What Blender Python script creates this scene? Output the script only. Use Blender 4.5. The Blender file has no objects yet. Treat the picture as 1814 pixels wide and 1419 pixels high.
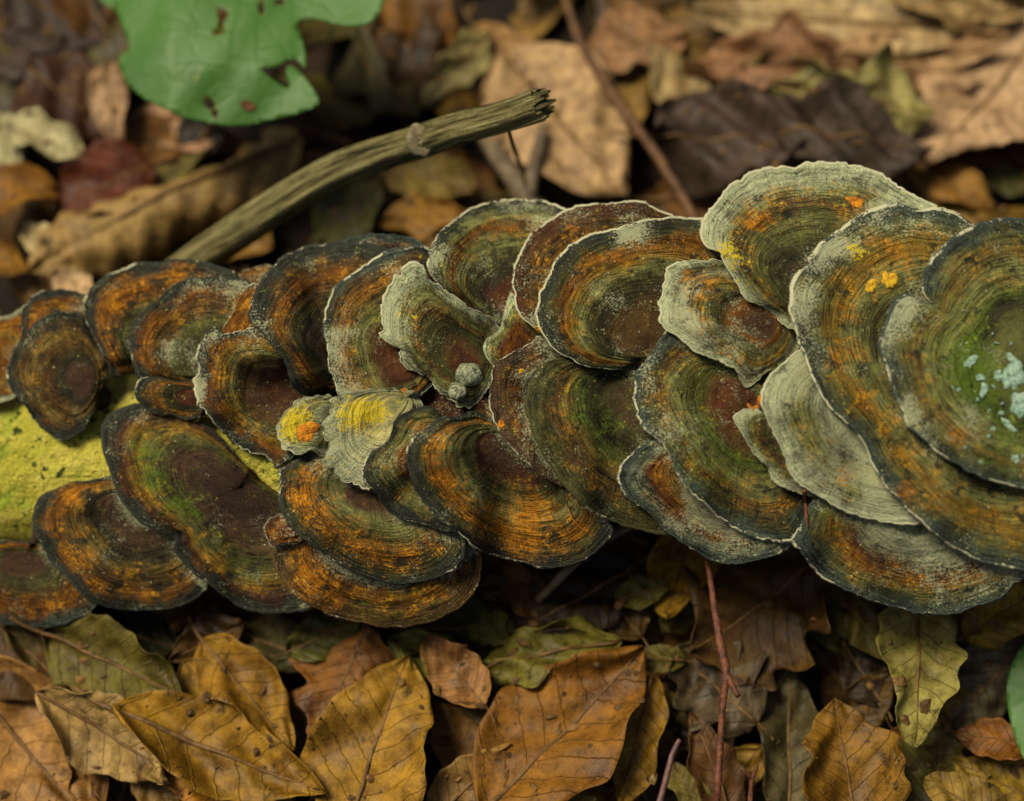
import bpy, bmesh, math, random
import numpy as np
from mathutils import Vector, Matrix
from mathutils.geometry import delaunay_2d_cdt

# ------------------------------------------------------------------ camera, world, sun, exposure
scene = bpy.context.scene
col = scene.collection
PW, PH, FOC, SENS = 1814.0, 1419.0, 60.0, 36.0
ELEV = math.radians(68)
ORG = np.array([0.0, 0.0, 0.104])
CAM = ORG + 0.60 * np.array([0, -math.cos(ELEV), math.sin(ELEV)])
cd = bpy.data.cameras.new('camera'); cam = bpy.data.objects.new('camera', cd); col.objects.link(cam)
cam.location = CAM; cam.rotation_euler = (math.pi / 2 - ELEV, 0, 0)
cd.lens = FOC; cd.sensor_width = SENS; cd.clip_start = 0.01; cd.clip_end = 400
cd.dof.use_dof = True; cd.dof.focus_distance = 0.595; cd.dof.aperture_fstop = 3.4
scene.camera = cam

SUN_EL, SUN_AZ = math.radians(60), math.radians(-62)     # azimuth from +Y (behind the log), to the left
world = bpy.data.worlds.new('World'); scene.world = world; world.use_nodes = True
wn = world.node_tree; bg = wn.nodes['Background']
sky = wn.nodes.new('ShaderNodeTexSky'); sky.sky_type = 'NISHITA'; sky.sun_disc = False
sky.sun_elevation = SUN_EL; sky.sun_rotation = SUN_AZ; sky.dust_density = 6.0; sky.air_density = 1.0; sky.ozone_density = 0.6
wn.links.new(sky.outputs[0], bg.inputs[0]); bg.inputs[1].default_value = 0.065
sd = bpy.data.lights.new('sun', 'SUN'); sun = bpy.data.objects.new('sun', sd); col.objects.link(sun)
sd.energy = 4.6; sd.angle = math.radians(22); sd.color = (1.0, 0.90, 0.66)
sdir = Vector((math.sin(SUN_AZ) * math.cos(SUN_EL), math.cos(SUN_AZ) * math.cos(SUN_EL), math.sin(SUN_EL)))
sun.rotation_euler = sdir.to_track_quat('Z', 'Y').to_euler(); sun.location = (0, 0, 3)
scene.view_settings.view_transform = 'Standard'; scene.view_settings.look = 'None'
scene.view_settings.gamma = 1; scene.view_settings.use_curve_mapping = False
scene.view_settings.exposure = -0.14
scene.cycles.max_bounces = 4; scene.cycles.diffuse_bounces = 3

# ------------------------------------------------------------------ geometry of the place
rng = random.Random(7)
nr = np.random.RandomState(11)
RX = np.array([1.0, 0, 0]); RY = np.array([0, math.sin(ELEV), math.cos(ELEV)]); RZ = np.array([0, -math.cos(ELEV), math.sin(ELEV)])
U = np.array([1, 0, 0.17]); U /= np.linalg.norm(U)
NN = np.array([0, -math.sin(math.radians(16)), math.cos(math.radians(16))]); NN -= U * NN.dot(U); NN /= np.linalg.norm(NN)
VV = np.cross(NN, U)
def rays(px, py):
    px = np.asarray(px, float); py = np.asarray(py, float); k = SENS / FOC / PW
    a = (px - PW / 2) * k; b = -(py - PH / 2) * k
    return a[..., None] * RX + b[..., None] * RY - RZ
def on_log(px, py, h):
    """point of the cap cluster: h metres above the slanting plane that the log's crest lies in"""
    d = rays(px, py); t = (np.asarray(h) - (CAM - ORG).dot(NN)) / (d @ NN)
    return CAM + d * t[..., None]
def on_z(px, py, z):
    d = rays(px, py); t = (np.asarray(z, float) - CAM[2]) / d[..., 2]
    return CAM + d * np.asarray(t)[..., None]

# ------------------------------------------------------------------ helpers
def link(o, parent=None):
    col.objects.link(o)
    if parent is not None: o.parent = parent
    return o
def tag(o, label=None, cat=None, group=None, kind=None):
    if label: o['label'] = label
    if cat: o['category'] = cat
    if group: o['group'] = group
    if kind: o['kind'] = kind
    return o
def empty(name, loc):
    o = bpy.data.objects.new(name, None); o.empty_display_size = 0.005; o.location = Vector(loc); return link(o)
def mesh_obj(name, verts, faces, mat, parent=None, origin=(0, 0, 0), smooth=True, attrs=None):
    me = bpy.data.meshes.new(name)
    v = np.asarray(verts, float) - np.asarray(origin, float)
    me.from_pydata(v.tolist(), [], [list(map(int, f)) for f in faces]); me.update()
    if smooth: me.polygons.foreach_set('use_smooth', [True] * len(me.polygons))
    for k, a in (attrs or {}).items():
        a = np.asarray(a, np.float32)
        if a.ndim == 1:
            at = me.attributes.new(k, 'FLOAT', 'POINT'); at.data.foreach_set('value', a)
        else:
            at = me.attributes.new(k, 'FLOAT_VECTOR', 'POINT'); at.data.foreach_set('vector', a.ravel())
    if mat: me.materials.append(mat)
    o = bpy.data.objects.new(name, me)
    if parent is None: o.location = Vector(origin)
    return link(o, parent)
def grid_faces(n, m, close=True, off=0):
    f = []
    for i in range(n - 1):
        for j in range(m if close else m - 1):
            k = (j + 1) % m
            f.append((off + i * m + j, off + i * m + k, off + (i + 1) * m + k, off + (i + 1) * m + j))
    return f
def catmull(P, per=10, closed=True):
    P = np.asarray(P, float); n = len(P); out = []
    for i in range(n if closed else n - 1):
        if closed: p0, p1, p2, p3 = P[i - 1], P[i], P[(i + 1) % n], P[(i + 2) % n]
        else: p0, p1, p2, p3 = P[max(i - 1, 0)], P[i], P[i + 1], P[min(i + 2, n - 1)]
        for k in range(per):
            t = k / per
            out.append(0.5 * (2 * p1 + (p2 - p0) * t + (2 * p0 - 5 * p1 + 4 * p2 - p3) * t * t + (3 * p1 - p0 - 3 * p2 + p3) * t ** 3))
    if not closed: out.append(P[-1])
    return np.array(out)
def resample(C, n, closed=True):
    D = np.vstack([C, C[:1]]) if closed else C
    s = np.r_[0, np.cumsum(np.linalg.norm(np.diff(D, axis=0), axis=1))]
    t = np.linspace(0, s[-1], n, endpoint=not closed)
    return np.stack([np.interp(t, s, D[:, k]) for k in range(D.shape[1])], 1)
def fnoise(x, seed, octs=((1, 1),)):
    r = np.random.RandomState(seed); y = np.zeros_like(np.asarray(x, float))
    for f, a in octs:
        for _ in range(3): y = y + a / 3 * np.sin(x * f * r.uniform(.7, 1.3) + r.uniform(0, 6.28))
    return y
def pnoise(th, seed, octs):          # periodic in th
    r = np.random.RandomState(seed); y = np.zeros_like(th)
    for f, a in octs:
        for _ in range(4): y = y + a / 2 * np.sin(th * max(1, round(f * r.uniform(.6, 1.5))) + r.uniform(0, 6.28))
    return y
def tube(path, rad, sides=8, seed=0, rough=0.0, cap=True, per=5, lump=0.0):
    C = catmull(path, per, False); n = len(C)
    R = np.interp(np.linspace(0, 1, n), np.linspace(0, 1, len(rad)), rad)
    T = np.gradient(C, axis=0); T /= np.linalg.norm(T, axis=1)[:, None]
    A = np.cross(T, [0.13, 0.21, 1.0]); A /= np.linalg.norm(A, axis=1)[:, None]; B = np.cross(T, A)
    th = np.linspace(0, 2 * math.pi, sides, endpoint=False); r = np.random.RandomState(seed)
    ph = r.uniform(0, 6.28, 6); V = []
    for i in range(n):
        s = i / n * 20
        k = 1 + rough * (np.sin(5 * th + ph[0] + .15 * s) + .7 * np.sin(9 * th + ph[1] - .1 * s) + .6 * np.sin(14 * th + ph[2])) / 2 + lump * math.sin(s * .9 + ph[3]) * np.sin(2 * th + ph[4] + s * .3)
        V.append(C[i] + R[i] * (k * np.cos(th))[:, None] * A[i] + R[i] * (k * np.sin(th))[:, None] * B[i])
    V = np.vstack(V); F = grid_faces(n, sides)
    if cap: F += [tuple(range(sides))[::-1], tuple((n - 1) * sides + j for j in range(sides))]
    al = np.repeat(np.linspace(0, 1, n), sides); an = np.tile(th, n)
    return V, F, {'polar': np.stack([np.cos(an), np.sin(an), al], 1)}

# ------------------------------------------------------------------ materials
def lin(h):
    if not isinstance(h, str): return tuple(h)
    c = [int(h[i:i + 2], 16) / 255 for i in (0, 2, 4)]
    return tuple(x / 12.92 if x <= .04045 else ((x + .055) / 1.055) ** 2.4 for x in c)
class NT:
    def __init__(s, name):
        s.m = bpy.data.materials.new(name); s.m.use_nodes = True; s.t = s.m.node_tree; s.t.nodes.clear()
        s.out = s.t.nodes.new('ShaderNodeOutputMaterial')
    def set(s, sock, v):
        if isinstance(v, bpy.types.NodeSocket): s.t.links.new(v, sock)
        elif v is not None:
            if isinstance(v, (tuple, list)) and len(v) == 3 and sock.type == 'RGBA': v = (*v, 1)
            sock.default_value = v
    def n(s, typ, ins=None, **pr):
        d = s.t.nodes.new('ShaderNode' + typ)
        for k, v in pr.items(): setattr(d, k, v)
        for k, v in (ins or {}).items(): s.set(d.inputs[k], v)
        return d
    def math(s, op, a, b=None, c=None, clamp=False):
        d = s.n('Math', operation=op, use_clamp=clamp)
        for i, v in enumerate((a, b, c)):
            if v is not None: s.set(d.inputs[i], v)
        return d.outputs[0]
    def mix(s, f, a, b, blend='MIX'):
        d = s.n('Mix', data_type='RGBA', blend_type=blend, clamp_factor=True)
        s.set(d.inputs[0], f); s.set(d.inputs[6], a); s.set(d.inputs[7], b); return d.outputs[2]
    def noise(s, vec, scale, detail=3, rough=.55, dist=0):
        return s.n('TexNoise', {'Vector': vec, 'Scale': scale, 'Detail': detail, 'Roughness': rough, 'Distortion': dist}).outputs[0]
    def step(s, v, a, b, lo=0., hi=1.):
        d = s.n('MapRange', interpolation_type='SMOOTHSTEP'); s.set(d.inputs[0], v)
        for i, x in enumerate((a, b, lo, hi)): s.set(d.inputs[i + 1], x)
        return d.outputs[0]
    def ramp(s, v, stops):
        d = s.n('ValToRGB'); cr = d.color_ramp
        while len(cr.elements) > 1: cr.elements.remove(cr.elements[-1])
        for i, (p, c) in enumerate(stops):
            e = cr.elements[0] if i == 0 else cr.elements.new(p)
            e.position = p; e.color = (*lin(c), 1)
        s.set(d.inputs[0], v); return d.outputs[0]
    def comb(s, x, y, z):
        d = s.n('CombineXYZ')
        for i, v in enumerate((x, y, z)): s.set(d.inputs[i], v)
        return d.outputs[0]
    def add(s, v, off): 
        d = s.n('VectorMath', operation='ADD'); s.set(d.inputs[0], v); s.set(d.inputs[1], off); return d.outputs[0]
    def finish(s, color, rough, bump=None, dist=.0005, strength=1., spec=.3, transl=0., sheen=0., coat=0.):
        p = s.n('BsdfPrincipled'); s.set(p.inputs['Base Color'], color); s.set(p.inputs['Roughness'], rough)
        s.set(p.inputs['Specular IOR Level'], spec); s.set(p.inputs['Sheen Weight'], sheen); s.set(p.inputs['Coat Weight'], coat)
        if bump is not None:
            b = s.n('Bump', {'Height': bump, 'Distance': dist, 'Strength': strength}); s.set(p.inputs['Normal'], b.outputs[0])
        o = p.outputs[0]
        if transl:
            tr = s.n('BsdfTranslucent', {'Color': color}); mx = s.n('MixShader'); s.set(mx.inputs[0], transl)
            s.t.links.new(o, mx.inputs[1]); s.t.links.new(tr.outputs[0], mx.inputs[2]); o = mx.outputs[0]
        s.t.links.new(o, s.out.inputs[0]); return s.m

def cap_material(i, R, stops, dust, orange, dark, moss, yellow, spore):
    t = NT('cap_skin_%d' % i); rs = random.Random(100 + i)
    at = t.n('Attribute', attribute_name='polar'); sep = t.n('SeparateXYZ', {0: at.outputs['Vector']})
    cx, cy, rad = sep.outputs
    sp = t.n('Attribute', attribute_name='spore').outputs['Fac']
    s_d, s_m, s_y = t.n('SeparateXYZ', {0: t.n('Attribute', attribute_name='spots').outputs['Vector']}).outputs
    s_o = t.n('Attribute', attribute_name='fleece').outputs['Fac']
    ob = t.add(t.n('TexCoord').outputs['Object'], (rs.uniform(0, 9), rs.uniform(0, 9), rs.uniform(0, 9)))
    n1 = t.noise(ob, 85, 3, .6); nf = t.noise(ob, 900, 3, .7); n2 = t.noise(ob, 260, 4, .65)
    r2 = t.math('MULTIPLY_ADD', t.math('SUBTRACT', n1, .5), .32, rad)
    r2 = t.math('MULTIPLY_ADD', t.math('SUBTRACT', n2, .5), .07, r2)
    r2 = t.math('MULTIPLY_ADD', t.math('SUBTRACT', nf, .5), .05, r2)
    st = t.noise(t.comb(t.math('MULTIPLY', cx, 1.7), t.math('MULTIPLY', cy, 1.7), t.math('MULTIPLY', rad, R * .62)), 1.0, 3, .6)
    st2 = t.noise(t.comb(t.math('MULTIPLY', cx, 4), t.math('MULTIPLY', cy, 4), t.math('MULTIPLY', rad, R * 1.7)), 1.0, 2, .5)
    fb = t.noise(t.comb(t.math('MULTIPLY', cx, R * 1.6), t.math('MULTIPLY', cy, R * 1.6), t.math('MULTIPLY', rad, R * .25)), 1.0, 3, .6)
    r2 = t.math('MULTIPLY_ADD', t.math('SUBTRACT', fb, .5), .09, r2)
    c = t.ramp(r2, stops)
    band = t.math('MULTIPLY', t.step(r2, .50, .68), t.step(r2, .94, .84))
    # bright orange fleece in blotches
    on = t.noise(ob, 110, 5, .72, .3)
    om = t.math('MULTIPLY', t.math('MULTIPLY', t.step(on, .60 - .10 * orange, .72 - .08 * orange), band), t.step(nf, .36, .56, .35, 1))
    c = t.mix(t.math('MULTIPLY', om, min(1, .3 + .4 * orange)), c, lin(rs.choice(['a0640f', '985d0f', 'a86c14'])))
    om2 = t.math('MULTIPLY', t.math('MULTIPLY', t.step(t.noise(t.add(ob, (3, 1, 2)), 170, 5, .75), .50, .62), band), t.step(nf, .44, .56))
    c = t.mix(t.math('MULTIPLY', om2, min(1, .15 + .75 * orange)), c, lin('c88c1c'))
    so = t.step(t.math('ADD', t.math('MULTIPLY', s_o, .42), t.math('ADD', t.math('MULTIPLY', on, .8), t.math('MULTIPLY', nf, .7))), .95, 1.25)
    c = t.mix(t.math('MULTIPLY', so, .8), c, t.mix(n2, lin('96540e'), lin('c8881c')))
    # light and dark fine zoning
    zin = t.step(rad, .25, .6, .4, 1)
    c = t.mix(zin, c, t.ramp(st, [(.30, (.66, .66, .64)), (.5, (1, 1, 1)), (.68, (1.22, 1.2, 1.15))]), 'MULTIPLY')
    c = t.mix(zin, c, t.ramp(st2, [(.34, (.48, .48, .48)), (.45, (1, 1, 1)), (.66, (1.25, 1.25, 1.2))]), 'MULTIPLY')
    ring = t.math('ABSOLUTE', t.math('SINE', t.math('MULTIPLY_ADD', rad, R * 1.75, t.math('MULTIPLY', st, 10.0))))
    rl = t.math('MULTIPLY', t.step(ring, .42, .05), t.math('MULTIPLY', t.step(t.noise(ob, 100, 4, .7), .42, .62, 0, 1), zin))
    c = t.mix(t.math('MULTIPLY', rl, .5), c, lin('1d1a12'))
    c = t.mix(.9, c, t.ramp(n2, [(.3, (.6, .6, .6)), (.5, (1, 1, 1)), (.7, (1.3, 1.3, 1.3))]), 'MULTIPLY')
    c = t.mix(.8, c, t.ramp(fb, [(.3, (.62, .62, .62)), (.7, (1.3, 1.3, 1.25))]), 'MULTIPLY')
    # soot-dark blotches
    dn = t.noise(t.add(ob, (5, 5, 1)), 150, 4, .7)
    dm = t.math('MULTIPLY', t.step(dn, .60 - .06 * dark, .68 - .06 * dark), t.step(r2, .4, .6))
    c = t.mix(t.math('MULTIPLY', dm, .85), c, lin('23251f'))
    fm = t.math('MULTIPLY', t.step(t.noise(t.add(ob, (7, 3, 1)), 420, 4, .75), .54, .66), t.step(r2, .35, .6))
    c = t.mix(t.math('MULTIPLY', fm, .35 + .3 * min(dark, 1)), c, lin('2a2418'))
    # green algae, yellow algae
    mm = t.math('MULTIPLY', t.step(t.noise(t.add(ob, (1, 7, 3)), 75, 4, .65), .62 - .16 * moss, .76 - .12 * moss), t.step(nf, .44, .6))
    mm = t.math('MULTIPLY', mm, t.math('MULTIPLY', t.step(r2, .22, .4), t.step(r2, .86, .68)))
    c = t.mix(t.math('MULTIPLY', mm, .68 * min(moss, 1.15)), c, lin('506a20'))
    sm_ = t.step(t.math('ADD', t.math('MULTIPLY', s_m, .34), t.math('ADD', t.math('MULTIPLY', n2, .8), t.math('MULTIPLY', nf, 1.5))), 1.32, 1.62)
    c = t.mix(t.math('MULTIPLY', sm_, .66), c, t.mix(n2, lin('3c5016'), lin('64801f')))
    # pale spore and lichen dust
    dc = t.noise(t.add(ob, (2, 4, 8)), 62, 4, .65); df = t.noise(t.add(ob, (4, 4, 4)), 1300, 3, .7)
    e = t.math('MULTIPLY', t.step(rad, .72, 1.0), .34 * dust)
    dv = t.math('ADD', t.math('ADD', t.math('MULTIPLY_ADD', dc, 1.7, -.4), e), t.math('MULTIPLY', sp, spore * .36))
    dv = t.math('ADD', t.math('MULTIPLY_ADD', s_d, .50, dv), .20 * dust - .42)
    dd = t.math('ADD', dv, t.math('MULTIPLY', df, 1.75))
    dmask = t.step(dd, 1.16, 1.52)
    dcol = t.mix(t.noise(t.add(ob, (6, 1, 1)), 130, 3), lin('828f76'), lin('bcb98e'))
    c = t.mix(t.math('MULTIPLY', dmask, .74), c, dcol)
    if yellow:
        ym = t.math('MULTIPLY', t.step(t.noise(t.add(ob, (8, 2, 3)), 95, 3, .6), .70 - .22 * yellow, .80 - .20 * yellow), t.step(nf, .40, .55))
        c = t.mix(t.math('MULTIPLY', ym, .9), c, lin('ccb41c'))
    sy_ = t.step(t.math('ADD', t.math('MULTIPLY', s_y, .5), t.math('ADD', t.math('MULTIPLY', n2, 1.0), t.math('MULTIPLY', nf, 1.5))), 1.50, 1.80)
    c = t.mix(t.math('MULTIPLY', sy_, .9), c, t.mix(n2, lin('b09a22'), lin('d8c02a')))
    # scattered pale grains
    g = t.n('TexVoronoi', {'Vector': ob, 'Scale': 420}, feature='F1')
    gm = t.math('MULTIPLY', t.step(g.outputs['Distance'], .16, .10), t.step(t.noise(t.add(ob, (9, 9, 9)), 200, 2), .56, .62))
    c = t.mix(t.math('MULTIPLY', gm, .8), c, lin('b9b48c'))
    h = t.math('MULTIPLY', zin, t.math('ADD', t.math('MULTIPLY', st, .35), t.math('MULTIPLY_ADD', rl, -.35, t.math('MULTIPLY', st2, .4))))
    h = t.math('ADD', h, t.math('ADD', t.math('MULTIPLY', fb, .22), t.math('MULTIPLY', df, .35)))
    return t.finish(c, .85, h, .0020, 1., .12)
def simple_material(name, a, b, scale, rough=.7, bumpd=.0004, fine=900, spec=.3, c3=None, c3lo=.58):
    t = NT(name); ob = t.n('TexCoord').outputs['Object']
    n1 = t.noise(ob, scale, 4, .65); n2 = t.noise(ob, fine, 3, .65)
    c = t.mix(t.step(n1, .32, .68), lin(a), lin(b))
    if c3: c = t.mix(t.step(t.noise(t.add(ob, (3, 3, 3)), scale * 1.7, 4, .65), c3lo, c3lo + .1), c, lin(c3))
    c = t.mix(.7, c, t.ramp(n2, [(.3, (.6, .6, .6)), (.7, (1.35, 1.35, 1.35))]), 'MULTIPLY')
    return t.finish(c, rough, t.math('ADD', n2, t.math('MULTIPLY', n1, .5)), bumpd, 1, spec)
def margin_material(i, dusty, darkc):
    t = NT('cap_margin_%d' % i); ob = t.n('TexCoord').outputs['Object']
    n1 = t.noise(ob, 75, 4, .7); n2 = t.noise(ob, 1100, 3, .6)
    c = t.mix(t.step(t.math('MULTIPLY_ADD', n2, .6, t.math('MULTIPLY_ADD', n1, 1.6, -.35)), .98 - .34 * dusty, 1.12 - .34 * dusty), lin(darkc), t.mix(n2, lin('8f9076'), lin('c9c4a0')))
    return t.finish(c, .85, n2, .0004, 1, .2)
def leaf_material():
    t = NT('dry_leaf_skin'); oi = t.n('ObjectInfo'); ob = t.n('TexCoord').outputs['Object']
    rv = t.n('VectorMath', operation='SCALE', ins={0: (7.3, 3.1, 5.7)}); t.set(rv.inputs['Scale'], oi.outputs['Random'])
    ob = t.add(ob, rv.outputs[0])
    sep = t.n('SeparateXYZ', {0: t.n('Attribute', attribute_name='leaf').outputs['Vector']}); u, v, w = sep.outputs
    tv = t.math('ADD', t.n('Attribute', attribute_name='tint').outputs['Fac'], 1.0)
    base = t.mix(1, oi.outputs['Color'], t.comb(tv, t.math('POWER', tv, 1.08), t.math('POWER', tv, 1.2)), 'MULTIPLY')
    n1 = t.noise(ob, 60, 4, .6); n2 = t.noise(ob, 220, 4, .65); n3 = t.noise(ob, 1100, 3, .6)
    c = t.mix(1, base, t.ramp(n1, [(.28, (.38, .32, .24)), (.5, (1, .97, .92)), (.7, (1.4, 1.4, 1.35))]), 'MULTIPLY')
    c = t.mix(1, c, t.ramp(n2, [(.3, (.48, .44, .38)), (.52, (1, 1, 1)), (.72, (1.3, 1.27, 1.2))]), 'MULTIPLY')
    c = t.mix(.6, c, t.ramp(n3, [(.3, (.7, .7, .7)), (.7, (1.2, 1.2, 1.2))]), 'MULTIPLY')
    av = t.math('ABSOLUTE', v)
    ph = t.math('FRACT', t.math('ADD', t.math('MULTIPLY', t.math('SUBTRACT', u, t.math('MULTIPLY', w, .75)), 8.5), t.math('MULTIPLY_ADD', t.math('SUBTRACT', n1, .5), 1.1, t.math('MULTIPLY', t.math('SIGN', v), .22))))
    d = t.math('ABSOLUTE', t.math('SUBTRACT', ph, .5))
    vm = t.step(d, .05, .0)
    c = t.mix(t.math('MULTIPLY', t.math('MULTIPLY', vm, t.step(n2, .35, .6)), .2), c, lin('2f1d0c'))
    sm = t.step(t.noise(t.add(ob, (5, 1, 2)), 105, 4, .7), .60, .68)
    c = t.mix(t.math('MULTIPLY', sm, .7), c, lin('1f150c'))
    h = t.math('ADD', t.math('MULTIPLY', vm, .5), t.math('MULTIPLY', n2, .8)); h = t.math('ADD', h, t.math('MULTIPLY', n3, .25))
    return t.finish(c, t.step(n1, .3, .7, .46, .72), h, .0008, 1, .34, transl=.18)

M = {}
M['leaf'] = leaf_material()
def rib_material():
    t = NT('leaf_rib'); oi = t.n('ObjectInfo'); n = t.noise(t.n('TexCoord').outputs['Object'], 300, 3)
    return t.finish(t.mix(t.step(n, .3, .7), lin('4a3418'), lin('70532a')), .6, n, .0003)
M['rib'] = rib_material()
M['twig'] = simple_material('twig_bark', '3d2716', '6a4a2c', 150, .6, .0005, 700)
M['redtwig'] = simple_material('red_twig_bark', '401f12', '6c3d24', 220, .6, .0006, 700, .4)
M['pinktwig'] = simple_material('mauve_twig_bark', '4a3130', '6d4e48', 150, .5, .0003, 700, .4)
M['greytwig'] = simple_material('grey_twig_bark', '4c4030', '776850', 150, .7, .0005, 700)
M['pores'] = simple_material('pore_surface', '6a5a3c', '8c7a55', 200, .9, .0005, 1500)
M['foot'] = simple_material('fungus_foot', '2a2018', '4a3a24', 200, .9, .0005, 1200)
M['knot'] = simple_material('knot_wood', '5a503c', '93876a', 420, .8, .0006, 1200)
M['flake_orange'] = simple_material('orange_crust', '8a4a0c', 'd08a14', 320, .7, .0008, 1400, .3, 'b8640c')
M['flake_yellow'] = simple_material('yellow_crust', 'a87d16', 'd8b02c', 320, .75, .0008, 1400, .3, 'c08818')
M['lichen'] = simple_material('mint_lichen', '7fa08c', 'aec8b2', 500, .9, .0012, 1600, .2, '5f806c', .52)
M['lump'] = simple_material('grey_green_crust', '4c5440', 'a0a684', 500, .9, .0014, 1500, .1, 'b8bc98', .5)
M['needle'] = simple_material('needle', '7a4a1e', 'a5692c', 300, .5, .0002, 900)
def log_material():
    t = NT('bare_log'); ob = t.n('TexCoord').outputs['Object']
    n1 = t.noise(ob, 40, 4, .6); n2 = t.noise(ob, 190, 4, .65); n3 = t.noise(ob, 1000, 3, .65)
    c = t.mix(t.step(n1, .35, .65), lin('b0aa34'), lin('d2c552'))
    c = t.mix(t.math('MULTIPLY', t.step(t.noise(t.add(ob, (4, 4, 4)), 70, 4, .65), .5, .64), .8), c, lin('8aa02c'))
    c = t.mix(t.step(t.noise(t.add(ob, (1, 2, 7)), 260, 3, .6), .58, .64), c, lin('35450f'))
    c = t.mix(t.math('MULTIPLY', t.step(t.noise(t.add(ob, (9, 2, 5)), 28, 5, .7), .5, .66), .7), c, lin('8c9250'))
    c = t.mix(t.math('MULTIPLY', t.step(t.noise(t.add(ob, (2, 8, 5)), 55, 5, .75), .58, .68), .7), c, lin('556018'))
    c = t.mix(t.math('MULTIPLY', t.step(n2, .55, .7), .5), c, lin('d2c266'))
    c = t.mix(.6, c, t.ramp(n3, [(.3, (.65, .65, .65)), (.7, (1.25, 1.25, 1.25))]), 'MULTIPLY')
    return t.finish(c, .75, t.math('ADD', n2, t.math('MULTIPLY', n3, .4)), .005, 1, .25)
M['log'] = log_material()
def branch_material():
    t = NT('weathered_branch'); sep = t.n('SeparateXYZ', {0: t.n('Attribute', attribute_name='polar').outputs['Vector']}); a, b, l = sep.outputs
    ob = t.n('TexCoord').outputs['Object']
    f = t.noise(t.comb(t.math('MULTIPLY', a, 6), t.math('MULTIPLY', b, 6), t.math('MULTIPLY', l, 8)), 1.0, 5, .7)
    n3 = t.noise(ob, 900, 3, .6); n1 = t.noise(ob, 70, 3, .6)
    c = t.ramp(f, [(.34, '14120b'), (.42, '453f24'), (.49, '8a8150'), (.62, 'b4aa76')])
    c = t.mix(t.math('MULTIPLY', t.step(n1, .55, .68), .65), c, lin('4a5c2c'))
    c = t.mix(.6, c, t.ramp(n3, [(.3, (.6, .6, .6)), (.7, (1.25, 1.25, 1.25))]), 'MULTIPLY')
    return t.finish(c, .8, t.math('ADD', f, t.math('MULTIPLY', n3, .25)), .0045, 1, .2)
M['branch'] = branch_material()
def green_material(name, a, b):
    t = NT(name); ob = t.n('TexCoord').outputs['Object']
    n1 = t.noise(ob, 45, 3, .6); n3 = t.noise(ob, 900, 3, .6)
    vo = t.n('TexVoronoi', {'Vector': ob, 'Scale': 110}, feature='DISTANCE_TO_EDGE').outputs['Distance']
    c = t.mix(t.step(n1, .3, .7), lin(a), lin(b))
    c = t.mix(t.step(t.noise(t.add(ob, (1, 1, 5)), 14, 3), .4, .65, 0, .5), c, lin('4e7c2c'))
    c = t.mix(t.step(vo, .04, .0, 0, .25), c, lin('2d5a20'))
    c = t.mix(t.step(t.n('Attribute', attribute_name='edge').outputs['Fac'], .35, .8, 0, .85), c, lin('5a4020'))
    c = t.mix(t.step(t.noise(t.add(ob, (3, 1, 1)), 150, 2), .70, .74), c, lin('6d7c34'))
    h = t.math('ADD', t.math('MULTIPLY', t.step(vo, 0, .2), .5), t.math('MULTIPLY', n3, .15))
    return t.finish(c, .5, h, .00028, .7, .4, transl=.25)
M['green'] = green_material('green_leaf', '3a6622', '46722c')
M['greenrib'] = simple_material('green_vein', '366222', '426e2a', 200, .6, .0002, 900, .1)
M['brownhole'] = simple_material('browned_edge', '4a2f18', '6b4a26', 300, .8, .0003, 900)

# ------------------------------------------------------------------ ground: one sheet to the horizon
def gh(x, y):
    return 0.004 * np.sin(x * 23 + 1) * np.sin(y * 19 + 2) + 0.003 * np.sin(x * 51 + y * 37)
def soil_material():
    t = NT('forest_soil'); ob = t.n('TexCoord').outputs['Object']
    n1 = t.noise(ob, 18, 5, .65); n2 = t.noise(ob, 160, 4, .65)
    vo = t.n('TexVoronoi', {'Vector': ob, 'Scale': 22}).outputs
    lf = t.mix(1, t.ramp(t.n('SeparateColor', {0: vo['Color']}).outputs[0], [(0, '2a1c0e'), (.35, '4a3318'), (.6, '6e4c22'), (.85, '83653a'), (1, '3b2412')]), t.ramp(n2, [(.3, (.5, .5, .5)), (.7, (1.2, 1.2, 1.2))]), 'MULTIPLY')
    c = t.mix(t.step(n1, .35, .6), lin('17110a'), lin('2b1d10'))
    ln = t.n('VectorMath', operation='LENGTH', ins={0: ob}).outputs['Value']
    c = t.mix(t.step(ln, .8, 1.6, 0, .85), c, lf)
    return t.finish(c, .85, n2, .003, 1, .25)
M['soil'] = soil_material()
g1 = np.linspace(-.8, .8, 81); ext = np.array([1.2, 2, 4, 10, 30, 80])
gx = np.r_[-ext[::-1], g1, ext]; m = len(gx); X, Y = np.meshgrid(gx, gx)
Z = gh(X, Y); Z = np.where((abs(X) > 1) | (abs(Y) > 1), Z * 2, Z)
ground = mesh_obj('ground', np.stack([X.ravel(), Y.ravel(), Z.ravel()], 1), [(i * m + j, i * m + j + 1, (i + 1) * m + j + 1, (i + 1) * m + j) for i in range(m - 1) for j in range(m - 1)], M['soil'])
ground['kind'] = 'structure'

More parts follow.
